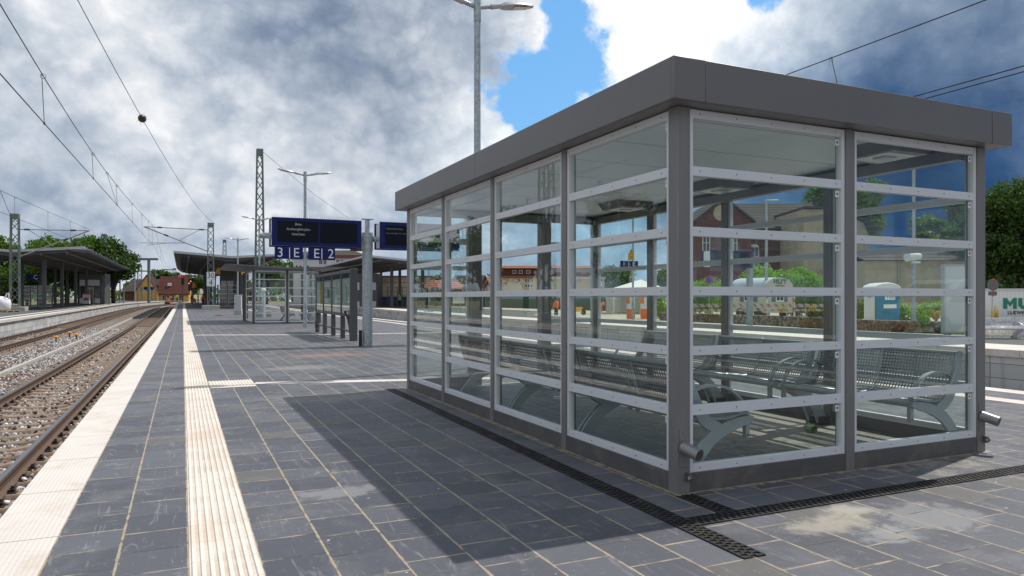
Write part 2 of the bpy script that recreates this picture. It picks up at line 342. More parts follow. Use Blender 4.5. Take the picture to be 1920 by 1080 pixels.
def m_ceiling(t):
    o = t.obj(); x, y, z = t.sep(o)
    g = t.m('SUBTRACT', 1.0, t.sstep(t.m('ABSOLUTE', t.m('SUBTRACT', t.m('FRACT', t.m('DIVIDE', y, .10)), .5)), .02, .06))
    big = t.m('SUBTRACT', 1.0, t.sstep(t.m('ABSOLUTE', t.m('SUBTRACT', t.m('FRACT', t.m('DIVIDE', y, .8)), .5)), .004, .010))
    c = t.mix(t.m('MULTIPLY', g, .45), (.88, .89, .88), (.62, .63, .62)); c = t.mix(big, c, (.10, .10, .10))
    t.out(t.bsdf(c, .5, .1, t.bump(t.m('MULTIPLY', g, -1.0), .5, .004)))
CEIL = mat("ribbed_ceiling_sheet", m_ceiling)
def m_glass(t):
    g = t.n('ShaderNodeNewGeometry')
    cosi = t.m('ABSOLUTE', t.vm('DOT_PRODUCT', g.outputs['Normal'], g.outputs['Incoming']))
    fr = t.m('MULTIPLY_ADD', t.m('POWER', t.m('SUBTRACT', 1.0, cosi), 5.0), .93, .030)
    tr = t.n('ShaderNodeBsdfTransparent'); tr.inputs[0].default_value = (.945, .975, .962, 1)
    gl = t.n('ShaderNodeBsdfGlossy'); gl.inputs['Roughness'].default_value = 0.0; gl.inputs[0].default_value = (1, 1, 1, 1)
    mx = t.n('ShaderNodeMixShader'); t.put(mx.inputs[0], fr)
    t.t.links.new(tr.outputs[0], mx.inputs[1]); t.t.links.new(gl.outputs[0], mx.inputs[2])
    # a thin film of dust
    df = t.n('ShaderNodeBsdfDiffuse'); df.inputs[0].default_value = (.55, .55, .52, 1)
    m2 = t.n('ShaderNodeMixShader'); o = t.pos()
    t.put(m2.inputs[0], t.m('MULTIPLY', t.sstep(t.noise(t.vm('MULTIPLY', o, (3, 3, .7)), 2.0, 6, .65), .45, .8), .004))
    t.t.links.new(mx.outputs[0], m2.inputs[1]); t.t.links.new(df.outputs[0], m2.inputs[2])
    t.out(m2.outputs[0])
GLASS = mat("window_glass", m_glass)
def m_perf(t):
    uv = t.n('ShaderNodeUVMap'); x, y, z = t.sep(uv.outputs[0])
    def cellv(a): return t.m('ABSOLUTE', t.m('SUBTRACT', t.m('FRACT', t.m('DIVIDE', a, .029)), .5))
    hole = t.m('MULTIPLY', t.m('LESS_THAN', cellv(x), .32), t.m('LESS_THAN', cellv(y), .32))
    b = t.bsdf(t.mix(t.noise(t.obj(), 4, 3), (.25, .27, .28), (.33, .345, .35)), .38, .45)
    tr = t.n('ShaderNodeBsdfTransparent'); mx = t.n('ShaderNodeMixShader')
    t.put(mx.inputs[0], hole); t.t.links.new(b, mx.inputs[1]); t.t.links.new(tr.outputs[0], mx.inputs[2]); t.out(mx.outputs[0])
PERF = mat("perforated_sheet", m_perf)
BENCHF = pm("bench_frame_grey", (.40, .435, .45), .38, .4, .06)
RAILTOP = pm("rail_running_steel", (.17, .17, .18), .30, .8, .2, 3)
RUST = pm("rail_rust", (.125, .078, .056), .8, .1, .3, 8, .002, 60)
SLEEP = pm("sleeper_concrete_stained", (.235, .165, .115), .9, 0, .28, 7, .004, 50, dirt=(.33, .29, .25), dirt_amt=.5)
CLIP = pm("clip_steel", (.035, .028, .024), .7, .4)
CONC = pm("concrete", (.42, .40, .37), .88, 0, .18, 3, .003, 40, dirt=(.22, .20, .18), dirt_amt=.4)
MASTG = pm("mast_green_grey", (.17, .205, .185), .6, .2, .18, 2, dirt=(.25, .17, .10), dirt_amt=.2, dscale=4)
WIRE = pm("wire_metal", (.055, .052, .055), .5, .6)
TUBEA = pm("cantilever_tube", (.33, .31, .28), .45, .5, .2)
INSUL = pm("insulator_brown", (.035, .028, .026), .35)
BLUE = pm("sign_blue", (.005, .012, .105), .5, 0, .04, spec=.25)
SCREEN = pm("dark_screen", (.002, .003, .010), .22, 0, .02, spec=.16)
TXT = glow("display_text", (.55, .58, .62), .34)
TXTD = glow("display_text_dim", (.55, .58, .62), .15)
YEL = pm("warning_yellow", (.80, .42, .015), .5, 0, .08)
ORANGE = pm("signal_orange", (.85, .16, .02), .6, 0, .12, 9)
ORCAP = pm("marker_orange", (.80, .33, .02), .5, 0, .1)
RED = pm("red_paint", (.55, .035, .03), .5, 0, .1)
CANOPY = pm("canopy_grey", (.15, .15, .155), .5, .2, .1, 1.5)
CANEDGE = pm("canopy_edge_grey", (.50, .51, .53), .45, .3, .06)
COLUMN = pm("column_grey", (.105, .103, .105), .5, .2, .08)
MESHFAB = pm("navy_clothes", (.018, .022, .040), .85, 0, .2, 20)
SKIN = pm("skin", (.50, .30, .21), .6)
HIVIS = pm("hi_vis_yellow", (.45, .75, .05), .7)
BAGW = pm("woven_bag", (.78, .78, .80), .8, 0, .12, 5, .02, 6)
WOOD = pm("raw_wood", (.36, .24, .14), .8, 0, .3, 9)
GREENF = pm("green_fence_fabric", (.022, .085, .058), .8, 0, .25, .8)
TENT = pm("tent_canvas", (.78, .77, .73), .8, 0, .05)
BARK = pm("bark", (.075, .058, .043), .95, 0, .35, 9, .02, 14)
def leafmat(name, a, b):
    def f(t):
        r = t.n('ShaderNodeNewGeometry').outputs['Random Per Island']
        c = t.mix(r, a, b); c = t.vm('SCALE', c, scale=t.m('MULTIPLY_ADD', t.noise(t.obj(), .9, 3), .8, .6))
        d = t.n('ShaderNodeBsdfDiffuse'); tl = t.n('ShaderNodeBsdfTranslucent'); t.put(d.inputs[0], c)
        t.put(tl.inputs[0], t.vm('MULTIPLY', c, (1.3, 1.5, .6))); mx = t.n('ShaderNodeMixShader'); mx.inputs[0].default_value = .33
        t.t.links.new(d.outputs[0], mx.inputs[1]); t.t.links.new(tl.outputs[0], mx.inputs[2])
        gl = t.n('ShaderNodeBsdfGlossy'); gl.inputs['Roughness'].default_value = .45; m2 = t.n('ShaderNodeMixShader'); m2.inputs[0].default_value = .03
        t.t.links.new(mx.outputs[0], m2.inputs[1]); t.t.links.new(gl.outputs[0], m2.inputs[2]); t.out(m2.outputs[0])
    return mat(name, f)
LEAF = leafmat("leaf_mid", (.060, .120, .016), (.125, .21, .035))
LEAFD = leafmat("leaf_dark", (.026, .056, .011), (.075, .135, .024))
LEAFB = leafmat("leaf_bright", (.15, .29, .015), (.27, .43, .035))
LEAFY = leafmat("leaf_yellow", (.45, .30, .05), (.60, .42, .10))
LEAFR = leafmat("leaf_red", (.28, .07, .05), (.20, .16, .05))
LEAFC = leafmat("leaf_conifer", (.018, .042, .016), (.035, .065, .022))
def m_brick(name, c1, c2, mort, sx=.25, sz=.08):
    def f(t):
        o = t.obj(); x, y, z = t.sep(o)
        bt = t.n('ShaderNodeTexBrick'); t.put(bt.inputs['Vector'], t.comb(t.m('ADD', x, y), z, 0.0))
        bt.inputs['Color1'].default_value = (*c1, 1); bt.inputs['Color2'].default_value = (*c2, 1); bt.inputs['Mortar'].default_value = (*mort, 1)
        bt.inputs['Scale'].default_value = 1.0; bt.inputs['Brick Width'].default_value = sx; bt.inputs['Row Height'].default_value = sz; bt.inputs['Mortar Size'].default_value = .01
        c = t.vm('SCALE', bt.outputs['Color'], scale=t.m('MULTIPLY_ADD', t.noise(o, .7, 6, .65), .9, .5))
        t.out(t.bsdf(c, .9, 0, None, .2))
    return mat(name, f)
BRICK = m_brick("red_brick", (.105, .032, .021), (.20, .064, .040), (.085, .06, .05))
BRICKC = m_brick("pale_brick", (.46, .38, .26), (.54, .46, .33), (.42, .36, .27))
def m_tileroof(name, a, b):
    def f(t):
        o = t.obj(); x, y, z = t.sep(o)
        rr = t.m('ABSOLUTE', t.m('SUBTRACT', t.m('FRACT', t.m('DIVIDE', z, .36)), .5))
        cc = t.m('ABSOLUTE', t.m('SUBTRACT', t.m('FRACT', t.m('DIVIDE', t.m('ADD', x, y), .28)), .5))
        c = t.mix(t.noise(o, 1.1, 6, .7), a, b)
        c = t.vm('SCALE', c, scale=t.m('MULTIPLY', t.m('MULTIPLY_ADD', t.sstep(rr, .0, .3), .9, .35), t.m('MULTIPLY_ADD', t.sstep(cc, .0, .3), .35, .72)))
        t.out(t.bsdf(c, .85, 0, None, .2))
    return mat(name, f)
ROOFR = m_tileroof("red_roof_tiles", (.26, .085, .055), (.36, .14, .09))
ROOFM = m_tileroof("maroon_roof_tiles", (.075, .026, .020), (.115, .042, .031))
ROOFG = m_tileroof("grey_roof_tiles", (.042, .037, .033), (.095, .083, .072))
RENDERY = pm("ochre_render", (.60, .34, .10), .9, 0, .1, 1)
RENDERC = pm("cream_render", (.42, .36, .25), .92, 0, .25, .6, dirt=(.25, .21, .15), dirt_amt=.6, dscale=.7)
RENDERW = pm("white_render", (.62, .61, .60), .9, 0, .1, .6)
RENDERB = pm("beige_render", (.50, .43, .29), .9, 0, .08, .6)
CORNICE = pm("dark_red_trim", (.20, .05, .035), .7)
PANE = pm("dark_pane", (.03, .04, .05), .08, 0, .3, 1)
WINF = pm("white_window_frame", (.68, .68, .66), .5)
def m_gabion(t):
    o = t.obj(); c = t.vor(o, 6.5, out='Color'); d = t.vor(o, 6.5); r, g, b = t.sep(c)
    cc = t.ramp(r, [(0, (.12, .10, .085)), (.5, (.27, .235, .20)), (1, (.42, .38, .33))])
    cc = t.mix(t.sstep(t.noise(o, .45, 5, .6), .50, .62), cc, t.mix(g, (.20, .075, .06), (.17, .16, .05)))
    cc = t.vm('SCALE', cc, scale=t.m('SUBTRACT', 1.15, t.m('MULTIPLY', d, .9)))
    t.out(t.bsdf(cc, .95, 0, t.bump(t.m('MULTIPLY', d, -1.0), .9, .06), .2))
GABION = mat("gabion_stone", m_gabion)
CONTW = pm("container_white", (.62, .63, .66), .5, 0, .05)
LOGOG = pm("logo_green", (.0, .17, .11), .5, 0, .03)
LOGOB = pm("logo_black", (.01, .01, .012), .5)
WAGON = pm("wagon_beige", (.50, .47, .38), .6, 0, .06)
WAGROOF = pm("wagon_roof_sheet", (.45, .52, .56), .45, .2, .06)
TEAL = pm("cabin_teal", (.008, .19, .34), .45, 0, .05)
CABW = pm("cabin_white", (.70, .71, .70), .45, 0, .04)
SHUT = pm("slate_shutter", (.10, .12, .14), .6)
STRIPER = pm("barrier_red", (.5, .05, .04), .6)
CUPG = pm("cup_green", (.22, .36, .16), .55, 0, .3, 25)
CUPW = pm("cup_white", (.7, .69, .64), .6)
def m_paper(t):
    c = t.mix(t.noise(t.obj(), 2.5, 5, .6), (.60, .66, .64), (.74, .79, .77)); d = t.n('ShaderNodeBsdfDiffuse'); tl = t.n('ShaderNodeBsdfTranslucent'); t.put(d.inputs[0], c); t.put(tl.inputs[0], c)
    mx = t.n('ShaderNodeMixShader'); mx.inputs[0].default_value = .45; t.t.links.new(d.outputs[0], mx.inputs[1]); t.t.links.new(tl.outputs[0], mx.inputs[2]); t.out(mx.outputs[0])
PAPER = mat("paper_sheet", m_paper)
POSTERY = pm("poster_yellow", (.65, .52, .05), .5, 0, .1, 3)
POSTERG = pm("poster_paper", (.55, .60, .56), .5, 0, .1, 3)
GREENP = pm("poster_green", (.03, .22, .05), .5)
NAVYBAND = pm("navy_header", (.015, .035, .10), .4)
def m_barrier(t):
    o = t.obj(); x, y, z = t.sep(o)
    f = t.m('FRACT', t.m('DIVIDE', t.m('ADD', x, t.m('MULTIPLY', z, .7)), .40))
    t.out(t.bsdf(t.mix(t.m('LESS_THAN', f, .4), (.66, .66, .64), (.45, .08, .06)), .6))
def m_netting(t):
    o = t.obj(); x, y, z = t.sep(o)
    f = t.m('FRACT', t.m('DIVIDE', t.m('ADD', x, t.m('MULTIPLY', z, .7)), .40))
    b = t.bsdf(t.mix(t.m('LESS_THAN', f, .35), (.46, .46, .45), (.30, .12, .10)), .8); tr = t.n('ShaderNodeBsdfTransparent'); mx = t.n('ShaderNodeMixShader')
    wx = t.m('LESS_THAN', t.m('FRACT', t.m('DIVIDE', x, .05)), .40); wz = t.m('LESS_THAN', t.m('FRACT', t.m('DIVIDE', z, .05)), .25)
    t.put(mx.inputs[0], t.m('MAXIMUM', wx, wz)); t.t.links.new(tr.outputs[0], mx.inputs[1]); t.t.links.new(b, mx.inputs[2]); t.out(mx.outputs[0])
NETTING = mat("red_white_netting", m_netting)
BARRIER = mat("red_white_barrier", m_barrier)

# ------------------------------------------------------------------ mesh builder
class MB:
    def __init__(s): s.v = []; s.f = []; s.m = []; s.uv = {}
    def add(s, vs, fs, m=0):
        b = len(s.v); s.v += [tuple(p) for p in vs]
        for f in fs: s.f.append(tuple(b + i for i in f)); s.m.append(m)
        return b
    def box(s, x0, y0, z0, x1, y1, z1, m=0):
        s.add([(x0, y0, z0), (x1, y0, z0), (x1, y1, z0), (x0, y1, z0), (x0, y0, z1), (x1, y0, z1), (x1, y1, z1), (x0, y1, z1)],
              [(3, 2, 1, 0), (4, 5, 6, 7), (0, 1, 5, 4), (1, 2, 6, 5), (2, 3, 7, 6), (3, 0, 4, 7)], m); return s
    def prism(s, pts, ax, a0, a1, m=0):
        def P(p, a): return {'x': (a, p[0], p[1]), 'y': (p[0], a, p[1]), 'z': (p[0], p[1], a)}[ax]
        n = len(pts); vs = [P(p, a0) for p in pts] + [P(p, a1) for p in pts]
        fs = [tuple(range(n))[::-1], tuple(range(n, 2 * n))] + [(i, (i + 1) % n, n + (i + 1) % n, n + i) for i in range(n)]
        s.add(vs, fs, m); return s
    def cyl(s, p0, p1, r0, r1=None, n=12, m=0):
        return s.tube([p0, p1], [r0, r0 if r1 is None else r1], n, m)
    def tube(s, path, r, n=8, m=0, caps=True):
        path = [Vector(p) for p in path]; k = len(path)
        rs = r if hasattr(r, '__len__') else [r] * k
        b = len(s.v); up = None
        for i, p in enumerate(path):
            d = (path[min(i + 1, k - 1)] - path[max(i - 1, 0)]).normalized()
            if up is None: up = Vector((0, 0, 1)) if abs(d.z) < .9 else Vector((1, 0, 0))
            a = d.cross(up).normalized(); c = a.cross(d).normalized(); up = c
            for j in range(n):
                t = 2 * math.pi * j / n; s.v.append(tuple(p + (a * math.cos(t) + c * math.sin(t)) * rs[i]))
        for i in range(k - 1):
            for j in range(n):
                s.f.append((b + i * n + j, b + i * n + (j + 1) % n, b + (i + 1) * n + (j + 1) % n, b + (i + 1) * n + j)); s.m.append(m)
        if caps:
            s.f.append(tuple(b + j for j in range(n))[::-1]); s.m.append(m)
            s.f.append(tuple(b + (k - 1) * n + j for j in range(n))); s.m.append(m)
        return s
    def bar(s, p0, p1, w, h, m=0, up=(0, 0, 1)):
        p0 = Vector(p0); p1 = Vector(p1); d = (p1 - p0).normalized(); u = Vector(up)
        if abs(d.dot(u)) > .95: u = Vector((1, 0, 0))
        a = d.cross(u).normalized() * w / 2; c = a.cross(d).normalized() * h / 2
        vs = [p + sx * a + sz * c for p in (p0, p1) for sx, sz in ((-1, -1), (1, -1), (1, 1), (-1, 1))]
        s.add(vs, [(3, 2, 1, 0), (4, 5, 6, 7), (0, 1, 5, 4), (1, 2, 6, 5), (2, 3, 7, 6), (3, 0, 4, 7)], m); return s
    def ell(s, c, r, nu=14, nv=8, m=0):
        r = r if hasattr(r, '__len__') else (r, r, r); vs = []; fs = []
        for i in range(nv + 1):
            ph = math.pi * i / nv
            for j in range(nu):
                th = 2 * math.pi * j / nu
                vs.append((c[0] + r[0] * math.sin(ph) * math.cos(th), c[1] + r[1] * math.sin(ph) * math.sin(th), c[2] - r[2] * math.cos(ph)))
        for i in range(nv):
            for j in range(nu): fs.append((i * nu + j, i * nu + (j + 1) % nu, (i + 1) * nu + (j + 1) % nu, (i + 1) * nu + j))
        s.add(vs, fs, m); return s
    def build(s, name, mats, parent=None, bevel=0.0, ang=35, loc=None):
        me = bpy.data.meshes.new(name); me.from_pydata(s.v, [], s.f)
        for mm in (mats if isinstance(mats, (list, tuple)) else [mats]): me.materials.append(mm)
        if any(s.m): me.polygons.foreach_set('material_index', s.m)
        me.validate(clean_customdata=False)
        me.shade_smooth(); me.set_sharp_from_angle(angle=R(ang)); me.update()
        o = bpy.data.objects.new(name, me); COL.objects.link(o)
        if parent is not None: o.parent = parent
        if loc is not None: o.location = loc
        if bevel:
            bm_ = o.modifiers.new('bevel', 'BEVEL'); bm_.width = bevel; bm_.segments = 2; bm_.limit_method = 'ANGLE'; bm_.angle_limit = R(40)
        return o
def fast_mesh(name, verts, quads, mats, parent=None):
    me = bpy.data.meshes.new(name); nv = len(verts); k = quads.shape[1]
    me.vertices.add(nv); me.vertices.foreach_set('co', np.asarray(verts, np.float32).ravel())
    me.loops.add(quads.size); me.loops.foreach_set('vertex_index', quads.astype(np.int32).ravel())
    me.polygons.add(len(quads)); me.polygons.foreach_set('loop_start', np.arange(0, quads.size, k, dtype=np.int32))
    me.update(calc_edges=True)
    for mm in (mats if isinstance(mats, (list, tuple)) else [mats]): me.materials.append(mm)
    o = bpy.data.objects.new(name, me); COL.objects.link(o)
    if parent is not None: o.parent = parent
    return o
def tag(o, label, cat, group=None, kind=None):
    o['label'] = label; o['category'] = cat
    if group: o['group'] = group
    if kind: o['kind'] = kind
    return o
def thing(name, label, cat, loc=(0, 0, 0), rz=0.0, group=None):
    o = bpy.data.objects.new(name, None); o.empty_display_size = .2; COL.objects.link(o)
    o.location = loc; o.rotation_euler = (0, 0, rz); return tag(o, label, cat, group)
def struct(o): o['kind'] = 'structure'; return o
def dup(root, loc, rz, label, group=None):
    r = root.copy(); COL.objects.link(r); r.location = loc; r.rotation_euler = (0, 0, rz); r['label'] = label
    if group: r['group'] = group
    for ch in list(root.children):
        c = ch.copy(); COL.objects.link(c); c.parent = r
        for g in list(ch.children):
            d = g.copy(); COL.objects.link(d); d.parent = c
    return r
def text(s, size, m, name, parent, loc, rot=(90, 0, 0), align='CENTER', ext=.003, sx=1.0, bold=0.0):
    cu = bpy.data.curves.new(name, 'FONT'); cu.body = s; cu.size = size; cu.align_x = align; cu.align_y = 'CENTER'; cu.extrude = ext; cu.offset = bold
    tmp = bpy.data.objects.new(name, cu); COL.objects.link(tmp)
    bpy.context.view_layer.update()
    me = bpy.data.meshes.new_from_object(tmp.evaluated_get(bpy.context.evaluated_depsgraph_get()))
    bpy.data.objects.remove(tmp); me.materials.clear(); me.materials.append(m)
    o = bpy.data.objects.new(name, me); COL.objects.link(o); o.parent = parent
    o.location = loc; o.rotation_euler = tuple(R(a) for a in rot); o.scale = (sx, 1, 1); return o
def lerp(a, b, t): return a + (b - a) * t
def interp(x, tab):
    if x <= tab[0][0]: return tab[0][1]
    for (a, p), (b, r) in zip(tab, tab[1:]):
        if x <= b: return lerp(p, r, (x - a) / (b - a))
    return tab[-1][1]

# ================================================================== SETTING
def gz(v): return .0044 * max(0.0, min(v, 300.0) - 50.0)
def cx(v): return .0042 * (v - 3.6) + .0009 * max(0.0, v - 130.0) ** 2
def ur(v): return interp(v, [(-14, 10.05), (6, 10.42), (38, 11.35), (52, 11.5), (130, 11.9)]) + .0009 * max(0.0, v - 130.0) ** 2
def uf(v): return interp(v, [(-14, 18.4), (20, 18.55), (38, 18.8), (66, 19.8), (110, 21.2), (130, 21.6)]) + .0009 * max(0.0, v - 130.0) ** 2
VS = [-14, -8, -4, 0, 4, 8, 12, 18, 24, 32, 40, 50, 62, 76, 90, 105, 120, 130, 140, 150, 160, 170, 180, 190, 200, 215, 230]
def loft(name, fl, fr, z0, z1, vs, m, kind='structure', up=gz):
    b = MB(); n = len(vs)
    pts = []
    for v in vs:
        g = up(v); l, r = fl(v), fr(v)
        pts += [(l, v, z1 + g), (r, v, z1 + g), (r, v, z0 + g), (l, v, z0 + g)]
    fs = []
    for i in range(n - 1):
        a = 4 * i; c = a + 4
        fs += [(a, a + 1, c + 1, c), (a + 1, a + 2, c + 2, c + 1), (a + 3, a, c, c + 3), (a + 2, a + 3, c + 3, c + 2)]
    fs += [(3, 2, 1, 0), tuple(4 * n - 4 + k for k in range(4))]
    b.add(pts, fs); o = b.build(name, m)
    if kind: o['kind'] = kind
    return o

gvs = [-400, -150, 0, 50, 100, 150, 200, 250, 300, 600, 3000]
b = MB(); b.add([p for v in gvs for p in ((-3000, v, -1.12 + gz(v)), (3000, v, -1.12 + gz(v)))], [(2 * i, 2 * i + 1, 2 * i + 3, 2 * i + 2) for i in range(len(gvs) - 1)])
struct(b.build('ground', GROUND))
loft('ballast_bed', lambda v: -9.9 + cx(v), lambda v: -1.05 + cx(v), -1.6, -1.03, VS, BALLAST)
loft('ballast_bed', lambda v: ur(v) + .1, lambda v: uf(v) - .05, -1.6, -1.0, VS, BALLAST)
# our island platform: slabs, white edge, ribbed guidance strip
COPW = .348
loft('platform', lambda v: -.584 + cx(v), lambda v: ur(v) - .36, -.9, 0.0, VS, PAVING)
def coping(name, side):
    if side < 0: f0, f1 = (lambda v: -.932 + cx(v)), (lambda v: -.5845 + cx(v))
    else: f0, f1 = (lambda v: ur(v) - .3595), (lambda v: ur(v))
    return loft(name, f0, f1, -.16, .004, VS, COPING)
coping('platform_edge', -1); coping('platform_edge', 1)
loft('platform_wall', lambda v: -.90 + cx(v), lambda v: -.70 + cx(v), -1.6, -.161, VS, BLOCKWALL)
loft('platform_wall', lambda v: ur(v) - .30, lambda v: ur(v) - .05, -1.6, -.161, VS, BLOCKWALL)
def ribs(name, x0, x1, vs, nrib, follow=True, base=0.0, rh=.0105):
    pts = [(x0, base + .001), (x0, base + .003)]; pitch = (x1 - x0) / nrib
    for k in range(nrib):
        a = x0 + k * pitch
        pts += [(a + pitch * .20, base + .0032), (a + pitch * .34, base + rh), (a + pitch * .72, base + rh), (a + pitch * .86, base + .0032)]
    pts += [(x1, base + .003), (x1, base + .001)]
    n = len(pts); b = MB(); vv = []; fs = []
    for v in vs:
        o = cx(v) if follow else 0; g = gz(v)
        vv += [(p[0] + o, v, p[1] + g) for p in pts]
    for i in range(len(vs) - 1):
        fs += [(i * n + j, i * n + j + 1, (i + 1) * n + j + 1, (i + 1) * n + j) for j in range(n - 1)]
    b.add(vv, fs); return struct(b.build(name, TACTILE, ang=20))
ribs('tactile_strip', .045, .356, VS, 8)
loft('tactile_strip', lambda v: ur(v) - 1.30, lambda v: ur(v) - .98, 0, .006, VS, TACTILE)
ribs('tactile_field', .40, 1.02, [10.95, 11.4, 11.9], 14, False, rh=.0085)
def guide(P, w_):
    b = MB()
    for a, c in zip(P, P[1:]): b.bar((*a, .001), (*c, .001), w_, .006)
    return struct(b.build('guide_line', COPING))
guide([(1.025, 11.36), (3.2, 10.84), (4.6, 10.5)], .28); guide([(.54, 27.3), (3.8, 26.0), (6.95, 25.6), (10.2, 25.4)], .32)
# grey left platform
loft('platform_edge', lambda v: -10.05 + cx(v), lambda v: -9.55 + cx(v), -.16, .004, VS, COPING)
loft('platform', lambda v: -20.6 + cx(v), lambda v: -10.055 + cx(v), -1.3, 0, VS, DARKPAVE)
loft('platform_wall', lambda v: -10.0 + cx(v), lambda v: -9.66 + cx(v), -1.6, -.161, VS, BLOCKWALL)
loft('tactile_strip', lambda v: -11.0 + cx(v), lambda v: -10.6 + cx(v), 0, .006, VS, PALE)
# right platform and the yard behind it
loft('platform_edge', lambda v: uf(v), lambda v: uf(v) + .55, -.17, .004, VS, COPING)
loft('platform', lambda v: uf(v) + .555, lambda v: uf(v) + 2.2, -1.3, 0, VS, PALE)
loft('platform', lambda v: uf(v) + 2.205, lambda v: uf(v) + 12 if v > 56 else uf(v) + 5.6, -1.3, -.003, VS, DARKPAVE)
loft('platform_wall', lambda v: uf(v) + .06, lambda v: uf(v) + .4, -1.6, -.171, VS, BLOCKWALL)
loft('yard', lambda v: uf(v) + 5.4, lambda v: 400.0, -1.4, -.03, VS, SAND)
loft('embankment', lambda v: -400.0, lambda v: -26.0, -1.4, -.6, VS, GROUND)

# ------------------------------------------------------------------ railway tracks
def rail_mb(f, vs, z):
    prof = [(-.036, 0), (-.032, .006), (.032, .006), (.036, 0), (.036, -.035), (.010, -.048), (.009, -.135), (.072, -.158), (.072, -.170), (-.072, -.170), (-.072, -.158), (-.009, -.135), (-.010, -.048), (-.036, -.035)]
    b = MB(); n = len(prof)
    b.v = [(f(v) + p[0], v, z + gz(v) + p[1]) for v in vs for p in prof]
    for i in range(len(vs) - 1):
        for j in range(n):
            b.f.append((i * n + j, i * n + (j + 1) % n, (i + 1) * n + (j + 1) % n, (i + 1) * n + j)); b.m.append(0 if j in (0, 1, 2) else 1)
    return b
def sleeper_mb():
    b = MB(); st = [(-1.27, -.015), (-1.24, 0), (-.52, .0), (-.34, -.028), (.34, -.028), (.52, .0), (1.24, 0), (1.27, -.015)]; vv = []
    for x, t in st: vv += [(x, -.145, -.2), (x, -.13, t - .03), (x, -.105, t), (x, .105, t), (x, .13, t - .03), (x, .145, -.2)]
    fs = [(6 * i + j, 6 * i + j + 1, 6 * i + j + 7, 6 * i + j + 6) for i in range(len(st) - 1) for j in range(5)] + [(0, 1, 2, 3, 4, 5), tuple(range(42, 48))[::-1]]
    b.add(vv, fs, 0)
    for s in (-.7525, .7525):
        b.box(s - .16, -.075, -.002, s + .16, .075, .012, 1)
        for k in (-1, 1):
            b.tube([(s + k * .075, -.05, .03), (s + k * .125, -.055, .05), (s + k * .135, 0, .025), (s + k * .125, .055, .05), (s + k * .075, .05, .03)], .011, 5, 1)
            b.cyl((s + k * .115, 0, .01), (s + k * .115, 0, .075), .018, n=6, m=1)
    return b
RZ = -.76; VR = list(np.arange(-6, 232, 4.0))
def railway_track(c, label, n_near=100, near0=2.6):
    t = thing('railway_track', label, 'railway track', (c(5), 5, RZ), 0, 'railway tracks beside the platforms'); bx, by, bz = t.location
    inv = lambda mb: setattr(mb, 'v', [(p[0] - bx, p[1] - by, p[2] - bz) for p in mb.v])
    for s in (-.7525, .7525):
        r = rail_mb(lambda v, s=s: c(v) + s, VR, RZ); inv(r); r.build('rail', [RAILTOP, RUST], t, ang=25)
    proto = None
    sm = sleeper_mb()
    me = None
    for k in range(n_near):
        v = near0 + .6 * k; p = (c(v) - bx, v - by, RZ + gz(v) - .172 - bz)
        if me is None: o = sm.build('sleeper', [SLEEP, CLIP], t); me = o.data
        else:
            o = bpy.data.objects.new('sleeper', me); COL.objects.link(o); o.parent = t
        o.location = p; o.rotation_euler = (random.uniform(-.006, .006), 0, random.uniform(-.012, .012))
    far = MB(); v = near0 + .6 * n_near
    while v < 225:
        far.box(c(v) - 1.25 - bx, v - .13 - by, RZ + gz(v) - .3 - bz, c(v) + 1.25 - bx, v + .13 - by, RZ + gz(v) - .178 - bz); v += .6
    o = far.build('sleeper', SLEEP, t); o['kind'] = 'stuff'
    return t
railway_track(lambda v: -2.60 + cx(v), 'railway track directly beside the white platform edge, brown sleepers showing')
railway_track(lambda v: -7.75 + cx(v), 'railway track along the foot of the grey concrete platform wall')
railway_track(lambda v: ur(v) + 1.66, 'railway track behind the glass shelter on its right side', 60, -4)
b = MB()
for i in range(len(VS) - 1):
    v0, v1 = VS[i], VS[i + 1]
    b.bar((-4.78 + cx(v0), v0, -.95 + gz(v0)), (-4.78 + cx(v1), v1, -.95 + gz(v1)), .13, .14)
tag(b.build('cable_duct', CONC), 'pale concrete cable duct lying in the ballast between two tracks', 'cable duct')

